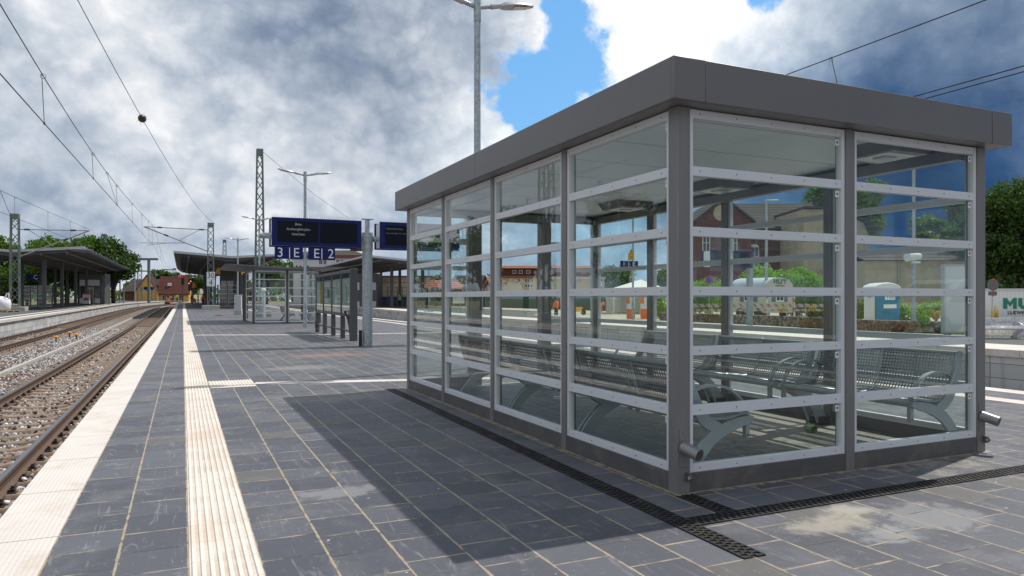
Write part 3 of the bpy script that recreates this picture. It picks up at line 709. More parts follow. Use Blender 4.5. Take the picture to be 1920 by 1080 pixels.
# crushed stone: real stones near the camera
rng = np.random.default_rng(3)
def scatter(n, v0, v1, u0, u1, r0, r1):
    vv = rng.uniform(v0, v1, n); uu = rng.uniform(u0, u1, n)
    c = -2.60 + .0042 * (vv - 3.6); du = np.abs(uu - c)
    ph = np.abs(((vv - 2.6 + .3) % .6) - .3)
    on_s = (ph < .125) & (du < 1.25); on_r = np.abs(du - .7525) < .085
    c2 = -7.75 + .0042 * (vv - 3.6); du2 = np.abs(uu - c2)
    on_s |= (ph < .125) & (du2 < 1.25); on_r |= np.abs(du2 - .7525) < .085
    keep = ~on_r & (~on_s | (rng.random(n) < .035)) & (np.abs(uu + 4.78 - .0042 * (vv - 3.6)) > .09)
    vv, uu, on_s = vv[keep], uu[keep], on_s[keep]; n = len(vv)
    r = rng.uniform(r0, r1, n)
    base = np.array([[-1, -1, -1], [1, -1, -1], [1, 1, -1], [-1, 1, -1], [-1, -1, 1], [1, -1, 1], [1, 1, 1], [-1, 1, 1]], float) * .62
    P = base[None] + rng.uniform(-.34, .34, (n, 8, 3))
    P *= rng.uniform(.7, 1.25, (n, 1, 3))
    qa = rng.normal(size=(n, 4)); qa /= np.linalg.norm(qa, axis=1, keepdims=True)
    w_, x_, y_, z_ = qa.T
    M = np.stack([1 - 2 * (y_**2 + z_**2), 2 * (x_*y_ - z_*w_), 2 * (x_*z_ + y_*w_), 2 * (x_*y_ + z_*w_), 1 - 2 * (x_**2 + z_**2), 2 * (y_*z_ - x_*w_), 2 * (x_*z_ - y_*w_), 2 * (y_*z_ + x_*w_), 1 - 2 * (x_**2 + y_**2)], 1).reshape(n, 3, 3)
    P = np.einsum('nij,nkj->nki', M, P) * r[:, None, None]
    ctr = np.stack([uu, vv, -1.012 + rng.uniform(-.015, .026, n) + np.where(on_s, .085, 0)], 1)
    P += ctr[:, None]
    Q = np.array([[3, 2, 1, 0], [4, 5, 6, 7], [0, 1, 5, 4], [1, 2, 6, 5], [2, 3, 7, 6], [3, 0, 4, 7]])
    F = (np.arange(n)[:, None, None] * 8 + Q[None]).reshape(-1, 4)
    return P.reshape(-1, 3), F
P1, F1 = scatter(105000, 2.2, 22, -6.6, -1.0, .020, .036)
P2, F2 = scatter(75000, 22, 62, -9.5, -1.0, .028, .045)
o = fast_mesh('ballast_stones', np.vstack([P1, P2]), np.vstack([F1, F2 + len(P1)]), STONE); tag(o, 'grey and rusty crushed stones filling the track bed', 'gravel', kind='stuff')

def marker(px, py, lab, s=1.0):
    Z = F_PX * (HCAM + .98) / (py - HZ); u, v = at(px, Z)
    t = thing('track_marker', lab, 'track marker', (u, v, -1.0 + gz(v)), 0, 'orange capped markers between the tracks')
    m_ = MB(); m_.cyl((0, 0, 0), (0, 0, .27 * s), .035, n=8); m_.build('post', BLACK, t)
    m_ = MB(); m_.tube([(0, 0, .24 * s), (0, 0, .27 * s), (0, 0, .31 * s), (0, 0, .34 * s)], [.10 * s, .13 * s, .12 * s, .06 * s], 12); m_.build('cap', ORCAP, t)
marker(105, 641, 'orange capped track marker standing nearest, left of the cable duct')
marker(130, 632, 'orange capped track marker farthest back of the near three')
marker(143, 636, 'orange capped track marker touching the pale cable duct')
marker(253, 588, 'small distant orange marker, left one of the pair by the duct end')
marker(263, 583, 'small distant orange marker, right one of the pair by the duct end')
Z_ = 37.0; u_, v_ = at(273, Z_)
t = thing('track_magnet', 'yellow topped black box between the right rail and the white platform edge', 'track device', (-1.32 + cx(v_), v_, -.99))
m_ = MB(); m_.box(-.13, -.5, 0, .13, .5, .22); m_.build('housing', BLACK, t, bevel=.02)
m_ = MB(); m_.box(-.12, -.22, .221, .12, .22, .25); m_.build('top_plate', YEL, t)

# ------------------------------------------------------------------ drain channels (cast iron grates)
def grate(name, label, x0, y0, L, W, rz, grp='slotted drain channels round the shelter'):
    t = thing(name, label, 'drain', (x0, y0, 0), rz, grp)
    m_ = MB(); m_.box(0, 0, .0005, L, W, .0015); m_.build('trough', BLACK, t)
    m_ = MB()
    for a, bb in ((0, .010), (W - .010, W), (W * .345, W * .385), (W * .615, W * .655)): m_.box(0, a, .0016, L, bb, .008)
    n = int(L / .046)
    for k in range(n):
        x = k * L / n
        m_.box(x, .0101, .0016, x + .021, W * .3449, .0074); m_.box(x + .021, W * .3851, .0016, x + .042, W * .6149, .0074); m_.box(x, W * .6551, .0016, x + .021, W - .0101, .0074)
    m_.build('grate', CAST, t); return t
grate('drain_channel', 'long black slotted drain running along the glazed left side of the shelter', 2.615, 2.70, 7.15, .135, R(90) - .0175)
grate('drain_channel', 'black slotted drain crossing in front of the short glazed side of the shelter', 2.625, 3.205, 5.4, .135, 0)
grate('drain_channel', 'short black drain stub leading to the corner post with the left spout', 3.00, 3.345, .40, .13, R(90))
grate('drain_channel', 'black drain running out to the right past the corner post with the right spout', 6.42, 3.42, 3.2, .12, R(4))

# ================================================================== GLASS SHELTER
SX, SY, SW, SL = 2.921, 3.787, 3.127, 6.102
RAILS = [(.124, .176), (.496, .562), (.888, .947), (1.281, 1.340), (1.670, 1.732), (2.066, 2.128), (2.444, 2.500)]
def glazing(parent, axis, c, a0, a1, sgn, rails=RAILS, stick=True, st=.032, screws=True, lite=False, fm=None):
    """One bay: frame with transom rails, glass between them. sgn = outward direction along the other axis."""
    def B(mb, s0, s1, d0, d1, z0, z1, m=0):
        d0, d1 = sorted((c - sgn * d0, c - sgn * d1))
        if axis == 'x': mb.box(s0, d0, z0, s1, d1, z1, m)
        else: mb.box(d0, s0, z0, d1, s1, z1, m)
    f = MB()
    zt0, zt1 = rails[0][0], rails[-1][1]
    B(f, a0, a0 + st, .012, .062, zt0, zt1); B(f, a1 - st, a1, .012, .062, zt0, zt1)
    for z0, z1 in rails: B(f, a0 + st + .0005, a1 - st - .0005, .014, .060, z0, z1)
    if screws:
        for z0, z1 in rails:
            for k in range(5):
                s = lerp(a0 + .09, a1 - .09, k / 4); zc = (z0 + z1) / 2
                B(f, s - .0042, s + .0042, .0112, .0145, zc - .0042, zc + .0042, 1)
    fr = f.build('glazing_frame', [fm or ALU, SCREW], parent, bevel=0 if lite else .0015)
    g = MB()
    for (p0, p1), (q0, q1) in zip(rails, rails[1:]): B(g, a0 + st - .004, a1 - st + .004, .034, .042, p1 - .004, q0 + .004)
    g.build('glass', GLASS, fr)
    if stick:
        s_ = MB()
        for (p0, p1), (q0, q1) in zip(rails, rails[1:]):
            e = a1 - st - .004 if axis == 'x' else a0 + st + .004; w_ = -.036 if axis == 'x' else .036
            s0, s1 = sorted((e, e + w_))
            B(s_, s0, s1, .0325, .0338, q0 - .062, q0 - .016); sm = (s0 + s1) / 2
            B(s_, sm - .007, sm + .007, .0318, .0324, q0 - .046, q0 - .030, 1)
        s_.build('pane_sticker', [WHITE, BLACK], fr)
    return fr
shel = thing('glass_shelter', 'large grey glass waiting shelter with flat roof filling the foreground', 'waiting shelter', (SX, SY, 0))
def post(x0, y0, x1, y1, z1=2.506, nm='post'):
    m_ = MB(); m_.box(x0, y0, 0, x1, y1, z1); return m_.build(nm, GREY, shel, bevel=.004)
PW = .10
for (x, y) in ((0, 0), (SW - PW, 0), (0, SL - PW), (SW - PW, SL - PW)): post(x, y, x + PW, y + PW)
yb = [0, SL * .25, SL * .5, SL * .75, SL]; xm = SW / 2
for y in yb[1:4]:
    post(0, y - .04, PW, y + .04); post(SW - PW, y - .04, SW, y + .04)
post(xm - .045, 0, xm + .045, PW)
post(.92, SL - .16, 1.08, SL); post(2.06, SL - .16, 2.22, SL)
def pe(i): return (PW if i in (0, 4) else .04)
for i in range(4):
    a0, a1 = yb[i] + pe(i), yb[i + 1] - pe(i + 1)
    glazing(shel, 'y', 0, a0 + .001, a1 - .001, -1); glazing(shel, 'y', SW, a0 + .001, a1 - .001, 1, stick=False)
    for x0, x1 in ((.006, .05), (SW - .05, SW - .006)):
        m_ = MB(); m_.box(x0, a0 + .001, 0, x1, a1 - .001, .1235); m_.build('base_panel', GREYD, shel, bevel=.003)
glazing(shel, 'x', 0, PW + .001, xm - .046, -1); glazing(shel, 'x', 0, xm + .046, SW - PW - .001, -1)
glazing(shel, 'x', SL, PW + .001, .919, 1, stick=False); glazing(shel, 'x', SL, 2.221, SW - PW - .001, 1, stick=False)
for x0, x1 in ((PW + .001, xm - .046), (xm + .046, SW - PW - .001)):
    m_ = MB(); m_.box(x0, .006, 0, x1, .05, .1235); m_.build('base_panel', GREYD, shel, bevel=.003)
for x0, x1 in ((PW + .001, .919), (2.221, SW - PW - .001)):
    m_ = MB(); m_.box(x0, SL - .05, 0, x1, SL - .006, .1235); m_.build('base_panel', GREYD, shel, bevel=.003)
m_ = MB(); m_.box(1.081, SL - .15, 2.40, 2.059, SL - .02, 2.506); m_.build('door_header', GREY, shel)
# roof: fascia panels, soffit, roof sheet, ribbed ceiling, ring beam
OV, ZB, ZT = .133, 2.507, 2.772
def fascia(x0, y0, x1, y1):
    m_ = MB(); m_.box(x0, y0, ZB, x1, y1, ZT); return m_.build('fascia_panel', FASC, shel, bevel=.004)
e0, e1, f0, f1 = -OV, SW + OV, -OV, SL + OV; TH = .03; J = .004; CPX = .25
fascia(e0, f0, e0 + CPX, f0 + TH); fascia(e0 + CPX + J, f0 + .003, e1 - CPX - J, f0 + TH); fascia(e1 - CPX, f0, e1, f0 + TH)
fascia(e0, f1 - TH, e1, f1)
hm = SL * .52
fascia(e0, f0 + TH + .0005, e0 + TH, hm); fascia(e0 + .0006, hm + J * .5, e0 + TH, f1 - TH - .0005)
fascia(e1 - TH, f0 + TH + .0005, e1, hm); fascia(e1 - TH, hm + J * .5, e1, f1 - TH - .0005)
m_ = MB(); k = .0305; si = .12
m_.box(e0 + k, f0 + k, ZB + .001, e1 - k, -.0 + si, ZB + .012); m_.box(e0 + k, SL - si, ZB + .001, e1 - k, f1 - k, ZB + .012)
m_.box(e0 + k, si + .0005, ZB + .001, si, SL - si - .0005, ZB + .012); m_.box(SW - si, si + .0005, ZB + .001, e1 - k, SL - si - .0005, ZB + .012)
m_.build('soffit', GREY, shel)
m_ = MB(); m_.box(e0 + k, f0 + k, ZT - .05, e1 - k, f1 - k, ZT - .02); m_.build('roof_sheet', GREYD, shel)
m_ = MB(); m_.box(si + .001, si + .001, 2.540, SW - si - .001, SL - si - .001, 2.555); m_.build('ceiling', CEIL, shel)
m_ = MB(); rb = .20
m_.box(.105, SL - rb, 2.41, SW - .105, SL - .165, 2.505); m_.box(SW - rb, .105, 2.41, SW - .105, SL - rb - .0005, 2.505); m_.build('ring_beam', GREY, shel)
for y in (.20, 2.25, 4.1):
    lt = MB(); lt.prism([(2.20, 2.539), (2.78, 2.539), (2.70, 2.452), (2.28, 2.452)], 'y', y, y + .48); o = lt.build('ceiling_light', GREY, shel)
    l2 = MB(); l2.box(2.31, y + .06, 2.447, 2.67, y + .42, 2.4515); l2.build('diffuser', LENS, o)
    l2 = MB(); l2.box(2.42, y + .18, 2.440, 2.56, y + .30, 2.4465); l2.build('sensor', LUMG, o)
for x in (.05, SW - .05):
    sp = MB(); sp.box(x - .036, -.0055, .17, x + .036, -.0005, .415); o = sp.build('spout_plate', GREY, shel, bevel=.002)
    s2 = MB(); path = [(x - .008, -.004, .300), (x + .000, -.040, .290), (x + .022, -.125, .266)]
    s2.tube(path, .041, 20, 0, caps=False); s2.tube([Vector(p) for p in path[::-1]], .0365, 20, 1, caps=False)
    d_ = (Vector(path[2]) - Vector(path[1])).normalized(); e_ = Vector(path[2])
    s2.tube([e_, e_ + d_ * .001, e_ + d_ * .001, e_], [.041, .041, .0365, .0365], 20, 0, caps=False)
    s2.build('drain_spout', [SPOUT, BLACK], o)
    s3 = MB(); s3.prism([(-.003, .075), (-.040, .080), (-.060, .105), (-.040, .130), (-.003, .135)], 'x', x + .012, x + .024); s3.prism([(-.038 + .012 * math.cos(a), .105 + .012 * math.sin(a)) for a in np.linspace(0, 6.28, 12, endpoint=False)], 'x', x + .0105, x + .0255, 1); s3.build('lug', [GREYD, LUMG], o)
    s4 = MB(); s4.cyl((x, -.0055, .395), (x, -.012, .395), .008, n=6); s4.build('bolt', STEEL, o)

# ------------------------------------------------------------------ perforated benches
def catmull(pts, n):
    P = [Vector((p[0], p[1], 0)) for p in pts]; P = [P[0]] + P + [P[-1]]; out = []
    for i in range(1, len(P) - 2):
        for k in range(n):
            t = k / n; a, b_, c, d = P[i - 1:i + 3]
            out.append(.5 * ((2 * b_) + (-a + c) * t + (2 * a - 5 * b_ + 4 * c - d) * t * t + (-a + 3 * b_ - 3 * c + d) * t ** 3))
    out.append(P[-2]); return [(p.x, p.y) for p in out]
BL = 1.42
PROF = catmull([(-.312, .795), (-.300, .818), (-.282, .815), (-.262, .755), (-.232, .64), (-.198, .53), (-.150, .462), (-.075, .435), (.03, .430), (.13, .442), (.205, .455), (.243, .445), (.255, .422), (.245, .402)], 4)
def sheet(x0, x1, parent):
    me = bpy.data.meshes.new('seat_sheet'); n = len(PROF); s = 0; S = [0]
    for a, c in zip(PROF, PROF[1:]): s += math.dist(a, c); S.append(s)
    nx = 2; vs = [(lerp(x0, x1, i / nx), p[0], p[1]) for i in range(nx + 1) for p in PROF]
    fs = [(i * n + j, (i + 1) * n + j, (i + 1) * n + j + 1, i * n + j + 1) for i in range(nx) for j in range(n - 1)]
    me.from_pydata(vs, [], fs); uvl = me.uv_layers.new(name='UVMap')
    for lp in me.loops:
        vi = lp.vertex_index; uvl.data[lp.index].uv = (vs[vi][0], S[vi % n])
    me.materials.append(PERF); me.shade_smooth()
    o = bpy.data.objects.new('seat_sheet', me); COL.objects.link(o); o.parent = parent
    sm = o.modifiers.new('thickness', 'SOLIDIFY'); sm.thickness = .003; sm.offset = -1
    return o
def make_bench(label, loc, rz, group):
    t = thing('perforated_bench', label, 'bench', loc, rz, group); h = BL / 2
    for x0, x1 in ((-h + .03, -.012), (.012, h - .03)): sheet(x0, x1, t)
    m_ = MB()
    m_.tube([(-h + .02, p[0], p[1]) for p in PROF], .010, 6); m_.tube([(h - .02, p[0], p[1]) for p in PROF], .010, 6); m_.tube([(0, p[0], p[1] - .004) for p in PROF], .011, 6)
    m_.tube([(-h, -.292, .806), (h, -.292, .806)], .020, 8); m_.tube([(-h, .248, .424), (h, .248, .424)], .020, 8)
    m_.tube([(-h, -.06, .40), (h, -.06, .40)], .024, 8); m_.tube([(-h, .12, .385), (h, .12, .385)], .016, 8)
    m_.build('edge_tubes', BENCHF, t)
    def ribbon(mb, P, W_, x, th):
        P = catmull(P, 4); n = len(P); L_ = []; R_ = []
        for i, p in enumerate(P):
            a, c = P[max(i - 1, 0)], P[min(i + 1, n - 1)]; dx_, dz_ = c[0] - a[0], c[1] - a[1]; l_ = math.hypot(dx_, dz_); w_ = interp(i / (n - 1), W_) / 2
            L_.append((p[0] - dz_ / l_ * w_, p[1] + dx_ / l_ * w_)); R_.append((p[0] + dz_ / l_ * w_, p[1] - dx_ / l_ * w_))
        vs = [(x + sd * th, *q_) for q_ in zip([0]) for sd in ()]
        vs = []
        for l_, r_ in zip(L_, R_): vs += [(x - th, *l_), (x - th, *r_), (x + th, *r_), (x + th, *l_)]
        fs = [(4 * i + k, 4 * i + (k + 1) % 4, 4 * i + 4 + (k + 1) % 4, 4 * i + 4 + k) for i in range(n - 1) for k in range(4)] + [(3, 2, 1, 0), tuple(range(4 * n - 4, 4 * n))]
        mb.add(vs, fs)
    for s in (-1, 1):
        g = MB(); x = s * (h - .012)
        ribbon(g, [(-.30, .0), (-.255, .10), (-.185, .205), (-.08, .305), (.06, .370), (.18, .400), (.285, .418)], [(0, .13), (.3, .10), (.6, .09), (.85, .07), (1, .03)], x, .014)
        ribbon(g, [(-.02, .365), (-.12, .415), (-.185, .49), (-.235, .60), (-.275, .71), (-.305, .825)], [(0, .08), (.35, .095), (.7, .065), (1, .045)], x, .0125)
        g.build('side_frame', BENCHF, t, bevel=.003)
        a = MB(); xa = s * (h - .045)
        ap = catmull([(-.255, .60), (-.19, .640), (-.06, .662), (.08, .635), (.19, .560), (.245, .480), (.255, .42)], 4)
        for p, q2 in zip(ap, ap[1:]): a.bar((xa, p[0], p[1]), (xa, q2[0], q2[1]), .040, .014, up=(1, 0, 0)) if False else a.bar((xa, p[0], p[1]), (xa, q2[0], q2[1]), .040, .016)
        a.prism([(.238, .41), (.272, .41), (.272, .292), (.262, .275), (.248, .275), (.238, .292)], 'x', xa - .017, xa + .017); a.cyl((xa - .019, .255, .295), (xa + .019, .255, .295), .008, n=8, m=1)
        a.build('armrest', [BENCHF, BLACK], t)
        k_ = MB(); k_.box(x - .035, -.360, 0.001, x + .035, -.225, .085); k_.cyl((x - .04, -.255, .055), (x + .04, -.255, .055), .014, n=8); k_.cyl((x - .04, -.32, .055), (x + .04, -.32, .055), .014, n=8); k_.build('foot_bracket', CAST, t, bevel=.006)
    return t
GB1, GB2 = 'perforated benches along the left glass wall', 'perforated benches along the right glass wall'
bL = make_bench('perforated grey bench in shelter front left corner, its end frame toward the short glass front', (3.40, 4.63, 0), R(-90), GB1)
dup(bL, (3.40, 6.08, 0), R(-90), 'middle one of three perforated benches backing onto the shelter left glass wall', GB1)
dup(bL, (3.40, 7.53, 0), R(-90), 'far one of three perforated benches backing onto the shelter left glass wall', GB1)
dup(bL, (5.56, 4.58, 0), R(90), 'perforated grey bench in shelter front right corner, its armrest nearest the right spout', GB2)
dup(bL, (5.56, 6.09, 0), R(90), 'middle one of three perforated benches backing onto the shelter right glass wall', GB2)
dup(bL, (5.56, 7.60, 0), R(90), 'far one of three perforated benches backing onto the shelter right glass wall', GB2)
cup = thing('paper_cup', 'green paper cup lying on its side under the right benches', 'paper cup', (5.42, 5.02, .042), R(70))
m_ = MB(); m_.tube([(-.06, 0, -.006), (.055, 0, 0)], [.032, .042], 20, caps=False); m_.build('cup_wall', CUPG, cup)
m_ = MB(); m_.tube([(.055, 0, 0), (.066, 0, 0)], [.043, .038], 20); m_.build('lid', CUPW, cup)
m_ = MB(); m_.box(4.28, 8.0, .0, 4.95, 8.06, .03); tag(m_.build('wood_strip', WHITE), 'white strip lying on the shelter floor by the far left bench', 'strip')

# ================================================================== PLATFORM FURNITURE
def uat(px, v):
    t = (px - 960) / F_PX; return v * (ST + CT * t) / (CT - ST * t)
def dep(u, v): return u * ST + v * CT
VIEW = -YAW
def circ(r, n=20, cx_=0, cz=0): return [(cx_ + r * math.cos(2 * math.pi * k / n), cz + r * math.sin(2 * math.pi * k / n)) for k in range(n)]

# ---- double-armed lamps
def make_lamp(label, loc, group, h=6.72):
    t = thing('street_lamp', label, 'street lamp', loc, 0, group)
    m_ = MB(); m_.tube([(0, 0, 0), (0, 0, 1.1)], .085, 16); m_.tube([(0, 0, 1.1), (0, 0, 1.16), (0, 0, h - .42)], [.085, .066, .058], 16); m_.build('pole', GALV, t)
    m_ = MB(); m_.tube([(0, 0, h - .43), (0, 0, h + .0)], .066, 16)
    for s in (-1, 1): m_.tube([(s * .05, 0, h - .16), (s * .30, 0, h - .10)], .040, 12)
    m_.build('top_fitting', GALV, t)
    for s in (-1, 1):
        m_ = MB(); m_.tube([(s * .27, 0, h - .11), (s * .50, 0, h - .05)], [.052, .048], 12)
        n = 9; prof = [(.46, .05, .05), (.52, .12, .075), (.62, .155, .075), (.80, .16, .065), (.95, .135, .05), (1.06, .095, .035), (1.12, .045, .02)]
        vs = []; fs = []
        for x, w_, th in prof:
            zc = h - .07 + (x - .46) * .17
            vs += [(s * x, -w_, zc - .02), (s * x, -w_ * .75, zc + th * .6), (s * x, 0, zc + th), (s * x, w_ * .75, zc + th * .6), (s * x, w_, zc - .02), (s * x, 0, zc - .035)]
        for i in range(len(prof) - 1): fs += [(6 * i + j, 6 * i + (j + 1) % 6, 6 * i + 6 + (j + 1) % 6, 6 * i + 6 + j) for j in range(6)]
        fs += [tuple(range(6)), tuple(range(6 * len(prof) - 6, 6 * len(prof)))]
        m_.add(vs, fs); o = m_.build('lamp_head', LUMG, t, ang=50)
        l_ = MB(); l_.add([(s * x, y, h - .07 + (x - .46) * .17 - .042) for x, y in ((.72, -.10), (1.02, -.075), (1.02, .075), (.72, .10))], [(0, 1, 2, 3)]); l_.build('lens', LENS, o)
    return t
GL = 'double armed galvanised lamps along the island platform'
L1 = make_lamp('tall galvanised double lamp rising behind the glass shelter roof', (uat(895, 12.2), 12.2, 0), GL)
dup(L1, (4.931, 31.957, 0), 0, 'galvanised double lamp carrying the blue 3 E and E 2 signs', GL)
dup(L1, (4.93, 51.4, .006), 0, 'galvanised double lamp beside the tall lattice mast behind the small glass shelter', GL)
dup(L1, (4.93, 70.9, .09), 0, 'galvanised double lamp standing behind the pale switch cabinet', GL)
GLR = 'double armed lamps along the far right platform'
dup(L1, (25.4, 18.6, 0), 0, 'galvanised lamp seen through the right glass pane beside the portable toilet', GLR)
dup(L1, (24.7, 36.3, 0), 0, 'galvanised lamp carrying the blue 1 E sign', GLR)
dup(L1, (-16.0, 33.6, 0), 0, 'double lamp on the left platform, seen only mirrored in the shelter glass', 'double armed lamps on the left platform')

# ---- departure displays on a galvanised T post
DV = 19.27
pst = thing('display_post', 'galvanised T shaped post carrying two dark departure displays', 'display post', (4.60, DV, 0))
m_ = MB(); m_.tube([(0, 0, 0), (0, 0, 2.55)], .135, 24); m_.tube([(0, 0, 2.551), (0, 0, 2.56), (0, 0, 3.03)], [.150, .150, .150], 24); m_.build('pole', GALV, pst)
m_ = MB(); m_.tube([(0, 0, 3.031), (0, 0, 3.38)], .062, 16); m_.box(-.15, -.09, 3.381, .15, .09, 3.40); m_.build('top_stub', GALV, pst)
m_ = MB(); m_.tube([(-2.75, 0, 2.86), (-.152, 0, 2.86)], .075, 16); m_.tube([(.152, 0, 2.86), (3.0, 0, 2.86)], .075, 16); m_.build('cross_pipe', GALV, pst)
m_ = MB(); m_.cyl((-.20, -.06, 0), (-.20, -.06, .42), .045, n=12); m_.build('cable_duct', BLACK, pst)
def display(label, x0, x1, z0, z1, v, lines, parent_loc, grp, dim=False, rz=0):
    w_ = x1 - x0; t = thing('departure_display', label, 'departure display', (x0, v, z0), rz, grp); h = z1 - z0
    m_ = MB(); m_.box(.03, -.235, .03, w_ - .03, .235, h - .03); m_.build('casing', WHITE, t)
    for s in (-1, 1):
        m_ = MB(); y0, y1 = sorted((s * .236, s * .33)); m_.box(0, y0, 0, w_, y1, h); p = m_.build('front_panel', BLUE, t, bevel=.006)
        f0, f1 = sorted((s * .3305, s * .336))
        for a, c in ((.13, w_ * .505), (w_ * .525, w_ - .12)):
            m_ = MB(); m_.box(a, f0, .09, c, f1, h - .09); m_.build('screen', SCREEN, p)
    n = int(w_ / .05)
    for y, dy in ((-.28, -.03), (0, .02), (.28, .03)):
        hb = h if y else h - .03; sp = MB(); sp.box(.03, y - .012, hb + .0005, w_ - .03, y + .012, hb + .004)
        for k in range(n):
            x = .04 + k * (w_ - .08) / n; sp.tube([(x, y, hb), (x + .012, y + dy, h + .105)], .0022, 3)
        sp.build('bird_spikes', STEEL, t)
    for s, z, sz, al, xx in lines:
        text(s, sz, TXTD if dim else TXT, 'screen_text', t, (xx, -.3385, z), align=al, ext=.0005)
    return t
GD = 'departure displays on the T post'
dx0, dx1 = uat(510, DV - .33), uat(678, DV - .33)
display('dark blue departure display left of its post, reading Bitte Aushangfahrplan beachten', dx0, dx1, 2.60, 3.31, DV, [('Bitte', .545, .088, 'CENTER', .64), ('Aushangfahrplan', .42, .088, 'CENTER', .64), ('beachten', .295, .088, 'CENTER', .64)], None, GD)
ex0 = uat(713, DV - .33)
display('dark blue departure display right of its post, partly hidden behind the shelter', ex0, ex0 + (dx1 - dx0), 2.60, 3.31, DV, [('Inbetriebnahme', .53, .072, 'LEFT', .16), ('Neue Anzeiger für Ludwigslust', .41, .055, 'LEFT', .16)], None, GD, True)
# the same pair on the far right platform, seen through the glass
p2 = thing('display_post', 'galvanised post of the blue displays on the far right platform', 'display post', (24.0, 25.8, 0))
m_ = MB(); m_.tube([(0, 0, 0), (0, 0, 3.0)], .15, 16); m_.build('pole', GALV, p2)
m_ = MB(); m_.tube([(-2.6, 0, 2.9), (0, 0, 2.9)], .075, 12); m_.build('cross_pipe', GALV, p2)
display('blue rimmed departure display on the far right platform before the brick house', uat(1333, 25.5), uat(1411, 25.5), 2.66, 3.42, 25.8, [], None, 'departure displays on the far right platform')

# ---- blue track signs
def track_sign(label, px0, px1, v, z0, z1, chars, group=None, u0=None, u1=None):
    a = uat(px0, v) if u0 is None else u0; c = uat(px1, v) if u1 is None else u1; w_ = c - a; h = z1 - z0
    t = thing('track_sign', label, 'track sign', (a, v, z0), 0, group)
    m_ = MB(); m_.box(0, -.04, 0, w_, .04, h); m_.build('panel', BLUE, t, bevel=.006)
    for s, x, sz, sxx in chars:
        if s == '|': m2 = MB(); m2.box(x * w_ - .018, -.0425, .05 * h, x * w_ + .018, -.0402, .95 * h); m2.build('divider', WHITE, t)
        else: text(s, sz * h, WHITE, 'character', t, (x * w_, -.0425, h * .5), ext=.001, sx=sxx)
    return t
SV = 31.96; GS = 'blue track signs on the lamp with the 3 E and E 2'
track_sign('blue sign reading 3 E under the left display', 515, 568, SV, 2.95, 3.46, [('3', .19, 1.12, .95), ('|', .52, 0, 0), ('E', .76, 1.12, .95)], GS)
track_sign('blue sign reading E 2 right of the lamp pole', 578, 628, SV, 2.94, 3.45, [('E', .30, 1.12, .95), ('|', .50, 0, 0), ('2', .84, 1.12, .95)], GS)
def warn_sign(label, loc, rz=VIEW, s=1.0, group='yellow warning signs'):
    t = thing('warning_sign', label, 'warning sign', loc, rz, group)
    m_ = MB(); m_.prism([(-.20 * s, 0), (.20 * s, 0), (.20 * s, .34 * s), (.0, .74 * s), (-.20 * s, .34 * s)], 'y', -.015, .015); m_.build('panel', YEL, t)
    m_ = MB(); m_.prism([(-.17 * s, .335 * s), (.17 * s, .335 * s), (0, .68 * s)], 'y', -.018, -.0152); m_.prism([(-.13 * s, .36 * s), (.13 * s, .36 * s), (0, .62 * s)], 'y', -.0195, -.0182, 1)
    m_.prism([(-.01 * s, .60 * s), (.05 * s, .50 * s), (.01 * s, .49 * s), (.05 * s, .38 * s), (-.04 * s, .47 * s), (0, .49 * s)], 'y', -.021, -.0197, 2)
    for k in range(3): m_.box(-.15 * s, -.0162, (.06 + .08 * k) * s, .15 * s, -.0152, (.085 + .08 * k) * s, 0)
    m_.build('pictogram', [BLACK, YEL, RED], t); return t

# ---- timetable showcase board
tb = thing('timetable_board', 'long grey timetable showcase with four glass panels on posts', 'timetable board', (4.74, 21.6, 0), -.012)
NP = 4; TL = 6.65
ang_t = math.atan2(4.82 - 4.74, 28.29 - 21.6); tb.rotation_euler = (0, 0, -ang_t)
for i in range(NP + 1):
    y = i * TL / NP; wd = .11 if i == 0 else .07
    m_ = MB(); m_.box(-wd, y - .05, 0, wd, y + .05, 2.17); m_.build('post', COLUMN, tb, bevel=.006)
for i in range(NP):
    y0, y1 = i * TL / NP + .055, (i + 1) * TL / NP - .055
    m_ = MB(); m_.box(-.06, y0, .72, .06, y1, .79); m_.box(-.06, y0, 2.06, .06, y1, 2.15); m_.box(-.045, y0, .791, .045, y0 + .035, 2.059); m_.box(-.045, y1 - .035, .791, .045, y1, 2.059)
    fr = m_.build('showcase_frame', COLUMN, tb, bevel=.004)
    m_ = MB(); m_.box(.046, y0 + .051, .792, .052, y1 - .051, 2.058); m_.build('rear_glass', GLASS, fr)
    m_ = MB(); m_.box(-.041, y0 + .05, .93, -.037, y1 - .05, 1.895); m_.build('paper_sheet', PAPER, fr)
    m_ = MB(); m_.box(-.043, y0 + .04, 1.90, -.0405, y1 - .04, 2.055); m_.build('header_band', NAVYBAND, fr)
    m_ = MB(); m_.box(-.052, y0 + .051, .792, -.046, y1 - .051, 2.058); m_.build('glass', GLASS, fr)
    if i == 3: m_ = MB(); m_.box(-.044, y0 + .10, 1.05, -.0415, y0 + .75, 1.85); m_.build('poster', POSTERY, fr)
    if i == 2:
        m_ = MB(); m_.box(-.044, y0 + .35, 1.30, -.0415, y0 + .85, 1.58); m_.build('poster', GREENP, fr)
        m_ = MB(); m_.box(-.044, y0 + .15, 1.62, -.0415, y0 + .28, 1.86); m_.build('poster', RED, fr)
    if i == 0:
        m_ = MB(); m_.prism([(y0 + .75 + .07 * math.cos(a), 1.38 + .32 * math.sin(a)) for a in np.linspace(0, 6.28, 18, endpoint=False)], 'x', -.044, -.0415); m_.build('poster', LUMG, fr)
m_ = MB(); m_.tube([(0, .05, .27), (0, TL, .27)], .030, 8); m_.build('foot_rail', COLUMN, tb)
